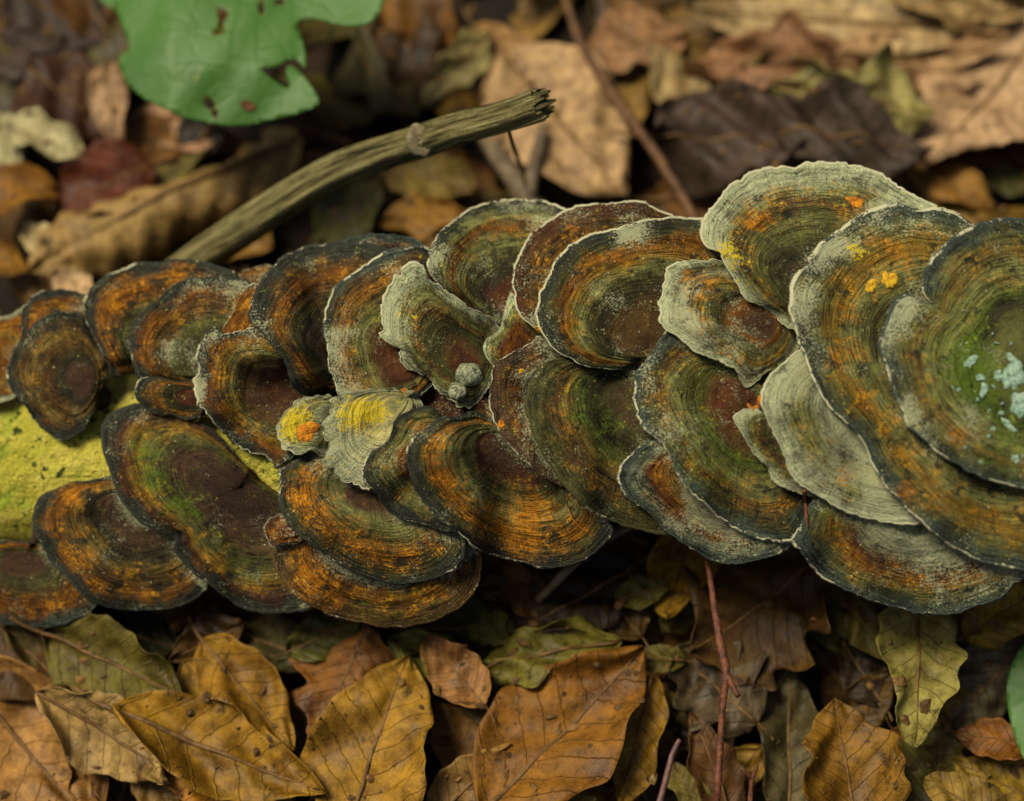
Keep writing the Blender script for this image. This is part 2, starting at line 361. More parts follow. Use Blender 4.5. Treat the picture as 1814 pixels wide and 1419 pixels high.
# ------------------------------------------------------------------ the fallen log
LR = 0.034
AX0, AX1 = (0, 815), (1814, 700)                    # crest of the log across the photograph
def axis_y(px): return AX0[1] + (AX1[1] - AX0[1]) * (np.asarray(px, float) - AX0[0]) / (AX1[0] - AX0[0])
cre = on_log(np.array([-60, 300, 700, 1100, 1500, 1900]), axis_y(np.array([-60, 300, 700, 1100, 1500, 1900])), np.zeros(6)) - NN * (LR + .002)
d0 = cre[0] - cre[1]; d0 /= np.linalg.norm(d0); d1 = cre[-1] - cre[-2]; d1 /= np.linalg.norm(d1)
path = [cre[0] + d0 * .25, cre[0] + d0 * .12] + list(cre) + [cre[-1] + d1 * .12 + np.array([0, 0, -.005]), cre[-1] + d1 * .3 + np.array([0, 0, -.05]), cre[-1] + d1 * .5 + np.array([0, .02, -.14]), cre[-1] + d1 * .62 + np.array([0, .03, -.22])]
LOGC = np.array(path)
V, F, A = tube(path, [LR * 1.05, LR * 1.02, LR, LR, LR, LR * .98, LR * .96, LR * .93, LR * .9, LR * .85, LR * .8, LR * .75], 90, 3, .02, True, 30, .05)
for fq_, am_ in ((260, .0007), (610, .0004), (1300, .00025)):
    V = V + am_ * (np.sin(V[:, :1] * fq_ + V[:, 1:2] * fq_ * .7 + 1) * np.sin(V[:, 2:] * fq_ * 1.1 - V[:, :1] * fq_ * .4)) * np.array([[0, -.4, 1]])
V += 0.0012 * np.sin(V[:, :1] * 140 + V[:, 1:2] * 90) * np.array([[0, .5, 1]])
log_root = empty('fallen_log', (path[1][0], path[1][1], 0.0)); lo = np.array(log_root.location)
tag(log_root, 'bare yellow green fallen log carrying the shelf fungi', 'log')
def log_local(o): 
    return o
mesh_obj('log_trunk', V, F, M['log'], log_root, lo, attrs=A)

# ------------------------------------------------------------------ bracket fungi, traced caps with their own heights
PAL = dict(plum='493628', choc='3d2d24', red='542f1c', dred='43291c', groove='2c2a1d', char='2b2e28', slate='363f39', rust='6a4014', orange='6f4818', ochre='735a20', tan='66552a', olive='565630', khaki='6f7042', moss='4b5524', grey='767b61', pale='99a07f', dkol='3f3e22', brown='4d3a1f', cream='a8a06a')
# name: (centre, outline, zones from the centre outwards, dict(dust, orange, dark, moss, yellow, spore, rim, lift), label)
CAPS = [
 ('A1', (-15, 640), [(-90, 580), (-40, 552), (5, 560), (30, 551), (52, 540), (66, 585), (60, 640), (42, 690), (20, 706), (-20, 716), (-80, 700), (-110, 640)],
  'brown rust orange ochre rust rust pale', dict(orange=.9), 'rust orange shelf cap cut off by frame beside the bare yellow wood'),
 ('A2', (120, 640), [(38, 556), (50, 534), (60, 521), (80, 515), (112, 513), (150, 521), (182, 550), (190, 620), (160, 690), (90, 700), (45, 640)],
  'brown brown rust orange rust char', dict(orange=.7), 'rusty cap with short dark top rim peeking out behind rounded dark rimmed cap'),
 ('B', (158, 676), [(66, 568), (87, 556), (114, 551), (140, 554), (153, 578), (175, 615), (190, 642), (193, 673), (183, 705), (164, 734), (143, 766), (114, 780), (90, 771), (66, 750), (45, 724), (29, 702), (16, 684), (14, 658), (20, 637), (29, 613), (45, 591)],
  'plum plum groove brown brown tan brown char', dict(orange=.25, dark=.9, rim=.3), 'rounded brown cap with thick dark rim lying over the yellow log surface'),
 ('C2', (445, 510), [(395, 492), (420, 480), (450, 473), (482, 470), (500, 505), (470, 550), (420, 530)], 'brown rust rust brown', dict(orange=.6), 'small rusty sliver of cap wedged behind the weathered branch foot'),
 ('C', (278, 642), [(148, 536), (159, 513), (183, 491), (220, 474), (254, 466), (291, 464), (333, 458), (370, 463), (402, 478), (420, 490), (440, 540), (420, 620), (330, 675), (238, 662), (201, 669), (194, 650), (183, 626), (169, 599), (154, 570)],
  'plum plum groove olive brown rust orange char', dict(orange=.8, dark=1.1, rim=.3), 'wide orange banded cap with scalloped dark rim near foot of branch'),
 ('D', (388, 656), [(230, 601), (236, 578), (249, 557), (273, 533), (304, 509), (344, 492), (384, 488), (415, 492), (447, 505), (478, 545), (470, 620), (430, 676), (370, 678), (312, 677), (281, 674), (246, 671), (236, 650)],
  'plum plum dkol olive brown brown rust char', dict(orange=.5, rim=.3, dust=.35), 'brown finely ringed cap with a white speckled patch on its lower side'),
 ('J', (45, 985), [(-90, 1030), (-80, 985), (-30, 962), (40, 958), (110, 975), (160, 1010), (182, 1050), (179, 1068), (152, 1088), (115, 1103), (76, 1112), (36, 1109), (0, 1100), (-60, 1075)],
  'plum plum dkol brown rust rust slate', dict(orange=.5, spore=1.1, foot=.4), 'dark low cap resting just above the litter beneath serrated rust topped cap'),
 ('I', (262, 888), [(59, 920), (61, 900), (73, 879), (100, 864), (127, 853), (152, 852), (176, 847), (215, 845), (270, 870), (330, 930), (355, 990), (370, 1039), (348, 1061), (318, 1073), (273, 1083), (230, 1083), (188, 1074), (152, 1058), (121, 1030), (94, 1000), (73, 964), (62, 942)],
  'choc plum plum groove tan brown orange char', dict(orange=.8, dark=.7, spore=1.4, rim=.3), 'fan shaped cap with serrated rust top edge and grey dusted inner side'),
 ('F', (425, 862), [(182, 757), (194, 733), (218, 722), (242, 714), (290, 722), (333, 734), (388, 770), (415, 800), (450, 838), (490, 872), (560, 900), (610, 980), (590, 1050), (554, 1081), (525, 1086), (478, 1087), (430, 1076), (391, 1053), (361, 1030), (333, 1006), (315, 982), (308, 966), (322, 946), (304, 946), (279, 942), (252, 927), (227, 903), (206, 870), (191, 827), (182, 787)],
  'choc choc choc plum dkol olive ochre dred char', dict(orange=.5, moss=.6, dark=.6, rim=.15), 'big two lobed nearly black brown cap with wavy orange banded edge'),
 ('E', (375, 706), [(242, 686), (248, 671), (278, 667), (312, 672), (350, 676), (375, 700), (368, 736), (344, 742), (323, 742), (304, 734), (283, 735), (256, 725), (242, 706)],
  'red dred red groove dkol orange brown char', dict(orange=.6), 'small striped flap with one orange stripe above the big two lobed dark cap'),
 ('K2', (475, 590), [(396, 588), (408, 562), (428, 522), (450, 503), (490, 510), (510, 570), (480, 620), (425, 612)], 'red red rust orange rust', dict(orange=.8), 'narrow rust red cap squeezed under broad chocolate ringed cap'),
 ('K', (518, 692), [(352, 615), (365, 592), (381, 578), (397, 594), (425, 584), (450, 578), (475, 590), (520, 620), (560, 690), (545, 770), (519, 812), (503, 822), (493, 830), (478, 816), (455, 801), (423, 792), (397, 774), (386, 753), (363, 729), (347, 703), (340, 683), (346, 666), (353, 655), (350, 635)],
  'dred dred plum brown olive ochre rust char', dict(orange=.6, dust=.25, rim=.9), 'torn edged cap with purple brown centre and grey flaking left margin'),
 ('L2', (685, 520), [(585, 470), (598, 428), (634, 417), (678, 415), (719, 419), (750, 432), (765, 450), (775, 510), (700, 560), (620, 540)], 'brown brown rust red slate', dict(orange=.3, rim=.3), 'low brown cap edge showing behind two broad caps near the branch'),
 ('L', (612, 640), [(440, 562), (442, 538), (452, 510), (471, 485), (504, 455), (540, 439), (584, 429), (628, 428), (664, 433), (692, 444), (720, 500), (700, 610), (650, 690), (590, 704), (554, 704), (526, 696), (514, 681), (509, 654), (502, 637), (480, 609), (466, 589), (449, 574)],
  'red dred plum groove dkol brown rust brown char char', dict(orange=.4, dark=.6, rim=.3, moss=.3), 'broad chocolate brown finely ringed cap with black rim and reddish centre'),
 ('Z', (790, 735), [(690, 690), (720, 655), (780, 665), (850, 690), (885, 735), (860, 780), (780, 790), (700, 770)], 'dred dred brown red', dict(orange=.3, moss=.5, lift=-3), 'recessed dull red brown cap in the hollow under grey crusted knob'),
 ('M', (728, 652), [(576, 554), (584, 530), (593, 513), (609, 496), (631, 477), (659, 458), (692, 444), (728, 437), (755, 437), (772, 455), (790, 500), (800, 580), (780, 660), (725, 715), (660, 730), (610, 715), (594, 680), (588, 665), (579, 643), (578, 615), (572, 593)],
  'red red dred brown khaki olive tan orange brown slate', dict(orange=.6, dust=.25, yellow=.2, rim=.8), 'tall rust and khaki cap with a pale crusty left margin'),
 ('N', (590, 725), [(497, 742), (506, 731), (522, 713), (538, 704), (590, 702), (610, 740), (590, 790), (569, 806), (550, 802), (531, 808), (512, 800), (497, 785), (494, 769), (490, 756)],
  'dkol grey khaki cream khaki pale', dict(orange=.1, dust=.5, yellow=.4, rim=1.2), 'small yellow dusted fan cap carrying a bright orange crust blotch'),
 ('X', (680, 925), [(481, 981), (487, 965), (519, 960), (560, 940), (660, 925), (770, 935), (823, 960), (845, 972), (853, 997), (850, 1029), (833, 1060), (804, 1083), (766, 1102), (709, 1110), (652, 1106), (608, 1099), (570, 1083), (535, 1064), (509, 1038), (490, 1013)],
  'moss olive olive moss dred orange brown brown', dict(orange=1, moss=.5, spore=1.3, dark=.4, rim=.3), 'lowest wide cap with vivid orange arc under another orange banded cap'),
 ('Y', (525, 935), [(471, 944), (477, 922), (497, 910), (520, 912), (540, 940), (526, 962), (493, 967), (480, 968)], 'red red rust dred', dict(orange=.2, rim=1.2), 'tiny red brown flap with white edge between two large caps'),
 ('W', (662, 846), [(495, 858), (495, 835), (512, 822), (538, 808), (557, 806), (580, 812), (640, 840), (720, 880), (800, 925), (823, 956), (824, 976), (814, 997), (788, 1019), (753, 1032), (715, 1035), (677, 1029), (633, 1016), (595, 997), (557, 969), (525, 943), (503, 918), (493, 896), (493, 877)],
  'plum plum plum khaki olive tan orange brown dkol char', dict(orange=1, dark=.8, spore=1.2, rim=.3), 'wide cap with purple heart, ochre band and dark grey lower border'),
 ('M2', (715, 705), [(592, 705), (582, 743), (576, 791), (572, 812), (567, 824), (588, 833), (607, 848), (633, 858), (655, 864), (668, 830), (700, 790), (740, 750), (750, 715), (715, 690), (650, 690)],
  'khaki cream cream cream pale grey', dict(orange=.1, dust=.55, yellow=.3, rim=1), 'pale yellow green dusted fan cap hanging down between darker caps'),
 ('V', (795, 790), [(641, 832), (649, 813), (665, 797), (684, 783), (695, 753), (706, 737), (728, 728), (747, 721), (775, 728), (810, 790), (830, 880), (825, 945), (804, 944), (779, 940), (747, 930), (715, 921), (696, 911), (677, 892), (668, 872), (652, 861), (642, 846)],
  'brown rust red rust khaki olive char', dict(orange=.6, spore=.7, rim=.5), 'narrow rust spotted cap with dark lower rim tucked under ochre ringed cap'),
 ('U', (908, 782), [(719, 808), (722, 788), (734, 772), (760, 756), (776, 743), (791, 738), (812, 739), (842, 729), (875, 745), (930, 800), (1000, 850), (1055, 900), (1087, 933), (1084, 952), (1061, 975), (1032, 994), (996, 1004), (957, 1006), (931, 998), (902, 993), (860, 979), (842, 972), (810, 943), (779, 922), (753, 892), (734, 864), (725, 832)],
  'plum plum dred dkol olive khaki tan orange dkol char', dict(orange=1.1, spore=1.2, dark=.5, rim=.6), 'large oval cap with plum centre, olive ring and glowing ochre band'),
 ('P', (918, 560), [(758, 452), (765, 430), (783, 405), (808, 387), (844, 366), (880, 355), (923, 352), (962, 357), (1001, 369), (1040, 420), (1030, 510), (970, 580), (890, 600), (843, 570), (815, 540), (797, 521), (774, 499), (760, 480)],
  'red red dred groove dkol khaki olive rust khaki char', dict(orange=.45, dust=.4, rim=.9), 'olive and rust cap with a fine white rim right below the branch tip'),
 ('O', (838, 655), [(673, 554), (675, 532), (686, 507), (697, 496), (714, 491), (719, 474), (736, 466), (750, 469), (753, 486), (764, 496), (786, 507), (797, 521), (816, 532), (835, 549), (875, 568), (890, 610), (875, 670), (842, 710), (816, 721), (791, 711), (775, 695), (747, 662), (722, 654), (713, 645), (711, 620), (695, 612), (681, 601), (670, 590), (675, 576)],
  'choc red brown dkol dkol brown khaki olive grey pale', dict(orange=.3, dust=.25, yellow=0, rim=1.3, spore=.2), 'crumpled cap with ear shaped lobe thickly crusted in pale lichen'),
 ('P2', (925, 628), [(904, 519), (920, 535), (945, 565), (970, 600), (945, 650), (890, 660), (858, 628), (862, 603), (885, 585), (891, 560)], 'red red rust red olive khaki pale', dict(orange=.3, dust=.3, rim=.8), 'small ochre and rust cap pinched between two broad upper caps'),
 ('S', (1003, 690), [(866, 699), (872, 667), (879, 644), (905, 625), (935, 609), (957, 596), (985, 612), (1010, 660), (1030, 760), (1020, 860), (999, 863), (970, 850), (948, 832), (925, 813), (902, 790), (886, 768), (873, 742), (864, 715)],
  'brown red brown brown dred brown plum', dict(orange=.25, dust=.2, spore=1.2, rim=.8), 'long narrow ribbed cap with ochre crumbs and grey dusted right side'),
 ('T', (1142, 690), [(930, 708), (937, 680), (954, 657), (970, 641), (1000, 634), (1040, 634), (1100, 638), (1150, 645), (1190, 720), (1205, 830), (1200, 930), (1184, 947), (1171, 944), (1129, 939), (1093, 930), (1061, 913), (1029, 894), (1003, 865), (983, 836), (961, 803), (944, 768), (934, 732)],
  'moss plum dkol groove moss tan brown dkol dkol', dict(orange=.3, moss=.45, dark=.4, rim=.3), 'big dull brown cap with straight top and dark green centre'),
 ('Q', (1090, 560), [(909, 483), (912, 463), (924, 441), (939, 416), (964, 397), (988, 379), (1018, 367), (1047, 361), (1082, 358), (1119, 355), (1144, 360), (1168, 371), (1195, 385), (1235, 440), (1200, 540), (1090, 600), (1000, 610), (954, 586), (939, 574), (924, 562), (913, 547), (912, 517), (907, 498)],
  'red brown brown tan orange brown brown dred', dict(orange=.8, dust=.3, rim=1.1), 'white rimmed rust cap half hidden behind large round ringed cap'),
 ('R', (1142, 618), [(950, 552), (955, 527), (959, 510), (971, 488), (983, 463), (1001, 443), (1018, 429), (1047, 414), (1082, 406), (1097, 403), (1121, 394), (1151, 389), (1190, 385), (1230, 384), (1265, 395), (1305, 450), (1300, 570), (1240, 640), (1160, 655), (1121, 655), (1070, 653), (1033, 648), (1013, 636), (993, 628), (978, 616), (961, 594), (953, 572)],
  'dred brown brown groove dkol khaki ochre rust dkol char', dict(orange=.45, dust=.25, rim=1.1, yellow=0), 'large round cap with brown heart inside a broad olive gold ring'),
 ('II', (1295, 838), [(1093, 846), (1100, 819), (1119, 806), (1139, 787), (1190, 780), (1300, 830), (1400, 900), (1418, 950), (1403, 969), (1375, 983), (1341, 993), (1306, 1000), (1265, 994), (1233, 978), (1200, 956), (1171, 936), (1149, 907), (1119, 887), (1100, 866)],
  'olive olive khaki tan orange red grey slate', dict(orange=.6, spore=1.3, rim=.6), 'wedge shaped cap with dusty grey upper side and red orange streak'),
 ('HH', (1325, 712), [(1123, 692), (1126, 667), (1136, 648), (1152, 622), (1168, 599), (1187, 588), (1230, 590), (1300, 620), (1360, 680), (1420, 780), (1440, 880), (1424, 931), (1393, 960), (1358, 956), (1324, 948), (1289, 931), (1255, 900), (1217, 862), (1194, 829), (1175, 793), (1155, 774), (1136, 751), (1126, 722)],
  'brown red brown moss olive khaki brown dkol slate', dict(orange=.5, moss=.3, dust=.25, rim=1, spore=.3), 'large mossy olive cap with pale yellow patch and rusty lower band'),
 ('JJ', (1640, 880), [(1401, 962), (1413, 946), (1424, 920), (1450, 880), (1550, 860), (1680, 860), (1800, 900), (1860, 970), (1830, 1015), (1800, 1034), (1772, 1059), (1738, 1072), (1703, 1086), (1669, 1090), (1617, 1083), (1565, 1072), (1517, 1055), (1482, 1038), (1448, 1014), (1424, 986)],
  'moss moss grey grey dred orange olive slate', dict(orange=.5, spore=1.0, moss=.7, rim=.5, dust=.25), 'broad bottom cap with grey green bloom and one orange arc'),
 ('GG', (1362, 578), [(1166, 549), (1168, 522), (1178, 493), (1190, 473), (1210, 463), (1245, 461), (1285, 460), (1350, 490), (1405, 540), (1425, 600), (1400, 640), (1358, 660), (1341, 674), (1324, 686), (1310, 675), (1299, 653), (1255, 635), (1230, 621), (1210, 604), (1193, 590), (1178, 583), (1165, 567)],
  'dred plum rust dkol olive ochre grey dkol pale', dict(orange=.8, dust=.25, rim=1.3), 'lumpy cap speckled with grey lichen and one orange cheek'),
 ('EE', (1405, 775), [(1301, 741), (1313, 727), (1334, 722), (1370, 722), (1430, 760), (1460, 840), (1440, 878), (1424, 875), (1386, 866), (1365, 849), (1358, 827), (1334, 800), (1312, 764)],
  'red red dkol brown olive grey', dict(orange=.3, dust=.7, moss=.4, rim=1.0), 'small lichen fringed cap poking out beneath pale grey cap'),
 ('AA', (1452, 532), [(1240, 411), (1243, 388), (1253, 371), (1263, 358), (1285, 339), (1315, 316), (1351, 299), (1397, 293), (1449, 286), (1498, 290), (1541, 301), (1574, 316), (1613, 339), (1642, 355), (1665, 375), (1670, 450), (1620, 540), (1510, 590), (1400, 580), (1358, 545), (1322, 534), (1312, 522), (1299, 496), (1282, 463), (1276, 446), (1256, 441), (1245, 428)],
  'dred brown groove dkol olive olive brown khaki grey pale', dict(orange=.7, dust=.25, yellow=0, rim=1.2), 'highest cap heavily frosted with pale lichen along its arched rim'),
 ('FF', (1545, 728), [(1413, 620), (1393, 637), (1368, 658), (1355, 679), (1349, 706), (1355, 734), (1368, 765), (1386, 803), (1396, 831), (1417, 858), (1455, 882), (1496, 907), (1538, 919), (1583, 929), (1630, 926), (1680, 890), (1660, 790), (1580, 690), (1500, 620), (1450, 605)],
  'pale grey pale grey khaki khaki grey pale', dict(orange=.35, dust=.4, spore=1.2, dark=.2, rim=1), 'pale grey green chalky cap with one orange dash near lower rim'),
 ('BB', (1705, 655), [(1398, 552), (1398, 525), (1407, 493), (1433, 466), (1437, 453), (1456, 430), (1482, 411), (1508, 391), (1541, 368), (1587, 361), (1633, 368), (1678, 372), (1715, 394), (1800, 470), (1900, 620), (1970, 800), (1950, 960), (1880, 1020), (1814, 1012), (1766, 1003), (1721, 989), (1683, 969), (1652, 945), (1624, 917), (1600, 893), (1569, 862), (1545, 827), (1534, 796), (1507, 762), (1476, 724), (1451, 689), (1430, 647), (1416, 617), (1408, 597), (1404, 575)],
  'dred dred groove dkol olive khaki ochre olive slate', dict(orange=.75, dust=.25, yellow=0, rim=1, spore=.8, dark=.6), 'huge curling cap with lichen crusted left rim and dark lower band'),
 ('CC', (1835, 662), [(1814, 388), (1777, 386), (1744, 393), (1705, 411), (1672, 434), (1646, 463), (1633, 496), (1634, 518), (1652, 540), (1636, 531), (1612, 522), (1592, 528), (1577, 548), (1566, 575), (1553, 605), (1558, 625), (1569, 645), (1579, 679), (1593, 720), (1610, 758), (1634, 779), (1665, 806), (1703, 827), (1738, 844), (1779, 858), (1814, 869), (1900, 860), (1990, 780), (2020, 640), (1980, 490), (1900, 410)],
  'dkol olive olive groove moss khaki khaki tan olive slate', dict(orange=.35, moss=.5, dust=.25, rim=.7, spore=0), 'topmost green tinged cap spotted with mint lichen near its centre'),
]
CELL = 3.0; GX0, GY0, GX1, GY1 = -150, 240, 2060, 1180
gw = int((GX1 - GX0) / CELL); gh_ = int((GY1 - GY0) / CELL)
GPX, GPY = np.meshgrid(GX0 + CELL * np.arange(gw), GY0 + CELL * np.arange(gh_))
def env(px, py):                                # cluster's overall curve over the log, mm
    s = (np.asarray(py, float) - axis_y(px)) * .2
    return -11.0 * (s / 80) ** 2
def box(a, r):
    for ax in (0, 1):
        p = np.pad(a, [(r + 1, r) if k == ax else (0, 0) for k in (0, 1)], mode='edge'); c = np.cumsum(p, axis=ax)
        n = a.shape[ax]; a = (np.take(c, np.arange(2 * r + 1, 2 * r + 1 + n), ax) - np.take(c, np.arange(0, n), ax)) / (2 * r + 1)
    return a
def dilate(a, r):
    for ax in (0, 1):
        o = a.copy(); k = 1
        while k <= r:
            for sg in (k, -k): o = np.maximum(o, np.roll(a, sg, ax))
            k += 1
        a = o
    return a
def bil(G, px, py):
    x = np.clip((px - GX0) / CELL, 0, gw - 1.001); y = np.clip((py - GY0) / CELL, 0, gh_ - 1.001)
    i = y.astype(int); j = x.astype(int); fy = y - i; fx = x - j
    return G[i, j] * (1 - fy) * (1 - fx) + G[i, j + 1] * (1 - fy) * fx + G[i + 1, j] * fy * (1 - fx) + G[i + 1, j + 1] * fy * fx
s_ = (GPY - axis_y(GPX)) * .2
HT = np.where(abs(s_) < 33, np.sqrt(np.maximum(34.0 ** 2 - s_ ** 2, 0)) - 36, -60.0)
caps = []
for ci, (nm, C, pts, zones, pr, label) in enumerate(CAPS):
    C = np.array(C, float); out = catmull(pts, 12)
    per = np.linalg.norm(np.diff(np.vstack([out, out[:1]]), axis=0), axis=1).sum()
    na = int(np.clip(per / 4.6, 60, 230)); out = resample(out, na)
    tt = np.linspace(0, 2 * math.pi, na, endpoint=False)
    dv = out - C; L = np.linalg.norm(dv, axis=1)
    wob = pnoise(tt, 50 + ci, ((na / 34, 1.5), (na / 14, 1.0), (na / 6, .8), (na / 3, .6))) * {'M2': 3.2, 'N': 2.2, 'O': 2.4, 'K': 2.0, 'GG': 1.8, 'BB': 1.5, 'AA': 1.5, 'HH': 1.5}.get(nm, 1.0)
    out = out + dv / L[:, None] * wob[:, None]; dv = out - C; L = np.linalg.norm(dv, axis=1)
    th = np.arctan2(dv[:, 1], dv[:, 0]); R = np.percentile(L, 70) * .2           # mm
    # lookup radius by angle
    od = np.argsort(th); tho = th[od]; Lo = L[od]
    def rlook(a): return np.interp(a, np.r_[tho[-3:] - 2 * math.pi, tho, tho[:3] + 2 * math.pi], np.r_[Lo[-3:], Lo, Lo[:3]])
    sink = .03 * R; ph = np.random.RandomState(ci).uniform(0, 6.28, 4)
    def shape(px, py, r, a, rlook=rlook, R=R, ph=ph, sink=sink, pr=pr):
        w = (np.sin(3 * a + ph[0]) + .7 * np.sin(5 * a + ph[1]) + .5 * np.sin(8 * a + ph[2])) * .05 * R
        q_ = np.clip(rlook(a) * .2 / R, .15, 1.2)
        dome = (-sink * (1 - np.clip(r, 0, 1)) ** 1.7 - .11 * R * (np.clip(r, 0, 1) ** 2.4 - 1)) * q_ - .11 * R
        w = w * q_
        return env(px, py) + pr.get('lift', 0) + dome + w * np.clip(r, 0, 1) ** 2.5
    a = np.arctan2(GPY - C[1], GPX - C[0]); rr = np.hypot(GPX - C[0], GPY - C[1]) / np.maximum(rlook(a), 1)
    inside = rr <= 1.02
    n0 = shape(GPX, GPY, rr, a); t_edge = 1.1 + .016 * R
    req = np.where(inside, HT + t_edge + 1.6 + .6 * np.clip(1 - rr, 0, 1) - n0, 0); req = np.maximum(req, 0)
    lift = np.maximum(box(box(dilate(req, 12), 6), 6), 0)
    HT0 = np.where(inside, np.maximum(HT, n0 + lift), HT)
    caps.append(dict(i=ci, nm=nm, C=C, out=out, th=th, R=R, shape=shape, lift=lift, inside=inside, pr=pr, zones=zones, label=label, na=na, te=t_edge))
    HT = HT0
HTOP = HT
GROUP = 'shelf fungi crowded along the fallen log'
# patches of lichen dust, green algae, yellow algae and orange fleece: x, y, radius, kind, amount, caps
SPOTS = [(690, 545, 38, 0, 1, 'O'), (735, 478, 18, 0, .6, 'O'), (700, 598, 30, 0, .8, 'O'), (1188, 535, 34, 0, 1, 'GG'), (1215, 580, 45, 0, .9, 'GG'), (1300, 630, 50, 0, .6, 'GG'), (1262, 400, 34, 0, 1, 'AA'), (1320, 330, 40, 0, .7, 'AA'), (1450, 305, 60, 0, .5, 'AA'), (1580, 330, 50, 0, .6, 'AA'), (1290, 470, 30, 0, .8, 'AA'),
 (1415, 545, 34, 0, 1.2, 'BB'), (1470, 430, 40, 0, .7, 'BB'), (1560, 385, 50, 0, .4, 'BB'), (1595, 545, 34, 0, 1, 'CC'), (1570, 610, 30, 0, .9, 'CC'), (1600, 720, 34, 0, .8, 'CC'), (1640, 775, 30, 0, .6, 'CC'), (1730, 730, 40, 0, .7, 'CC'), (1590, 890, 60, 0, 1.2, 'FF'), (1540, 800, 60, 0, 1.1, 'FF'), (1460, 690, 60, 0, .8, 'FF'), (1385, 690, 30, 0, .8, 'FF'),
 (590, 600, 30, 0, .9, 'M'), (600, 680, 40, 0, .9, 'M'), (590, 800, 40, 0, 1, 'M2'), (640, 810, 40, 0, .8, 'M2'), (1190, 740, 46, 0, .7, 'HH'), (1140, 690, 24, 0, .8, 'HH'), (1350, 690, 50, 0, .2, 'HH'), (1290, 930, 50, 0, .5, 'II'), (1250, 900, 40, 0, 1, 'II'), (1620, 960, 90, 0, .3, 'JJ'), (1700, 1000, 80, 0, .3, 'JJ'), (350, 690, 26, 0, 1, 'K'), (380, 590, 16, 0, .8, 'K'), (285, 622, 26, 0, .5, 'D'), (320, 630, 24, 0, .4, 'D'), (1120, 410, 26, 0, .8, 'R'), (970, 560, 26, 0, .5, 'R'), (1100, 420, 30, 0, .5, 'R'), (775, 445, 24, 0, .7, 'P'), (760, 760, 24, 0, .6, 'U'),
 (1740, 690, 60, 1, .9, 'CC'), (1715, 640, 45, 1, 1, 'CC'), (1790, 790, 60, 1, .8, 'CC'), (1680, 560, 70, 1, .5, 'CC'), (255, 800, 26, 1, 1.1, 'F'), (268, 850, 24, 1, 1.1, 'F'), (310, 890, 26, 1, 1, 'F'), (345, 905, 22, 1, .9, 'F'), (430, 990, 40, 1, .5, 'F'), (1230, 800, 60, 1, .6, 'HH'), (1280, 830, 50, 1, .5, 'HH'), (500, 610, 30, 1, .5, 'L'), (1060, 740, 50, 1, .6, 'T'), (1480, 900, 50, 1, .8, 'JJ'), (700, 1010, 90, 1, .6, 'X'),
 (620, 735, 26, 2, 1.1, 'M2'), (660, 728, 28, 2, 1.2, 'M2'), (600, 800, 40, 2, .35, 'M2'), (525, 735, 28, 2, 1.2, 'N'), (512, 765, 22, 2, .8, 'N'), (1288, 440, 22, 2, .8, 'AA'), (1310, 480, 24, 2, .5, 'AA'), (1518, 445, 16, 2, 1, 'BB'), (1200, 690, 40, 2, .35, 'HH'), (735, 560, 36, 2, .35, 'O'), (670, 560, 20, 2, .4, 'M'),
 (1245, 505, 34, 3, 1, 'GG'), (1340, 385, 40, 3, .8, 'AA'), (1540, 425, 60, 3, .7, 'BB'), (1510, 380, 30, 3, .6, 'AA'), (1500, 640, 40, 3, .5, 'BB'), (1500, 845, 26, 3, 1, 'FF'), (1470, 790, 40, 3, .5, 'FF'), (1600, 870, 34, 3, .9, 'BB'), (1700, 770, 30, 3, .9, 'CC'), (1540, 720, 26, 3, .8, 'BB'), (220, 500, 40, 3, .7, 'C'), (330, 490, 50, 3, .7, 'C'), (120, 880, 40, 3, .9, 'I'), (760, 1060, 40, 3, .6, 'X'), (560, 1040, 60, 3, .9, 'X'), (640, 960, 90, 3, .7, 'W'), (540, 880, 40, 3, .8, 'W'), (930, 930, 90, 3, .9, 'U'), (790, 860, 40, 3, .6, 'U'), (1010, 560, 40, 3, .5, 'R'), (990, 430, 40, 3, .5, 'Q')]
cover_later = np.zeros((gh_, gw))
for c in reversed(caps):
    c['cover'] = box(box(cover_later, 5), 5); cover_later = np.maximum(cover_later, c['inside'].astype(float))
def smooth1(x, seed, lam):
    r = np.random.RandomState(seed); g = r.uniform(-1, 1, 400); t = x / lam; i = t.astype(int); f = t - i; f = f * f * (3 - 2 * f)
    return g[i] * (1 - f) + g[i + 1] * f
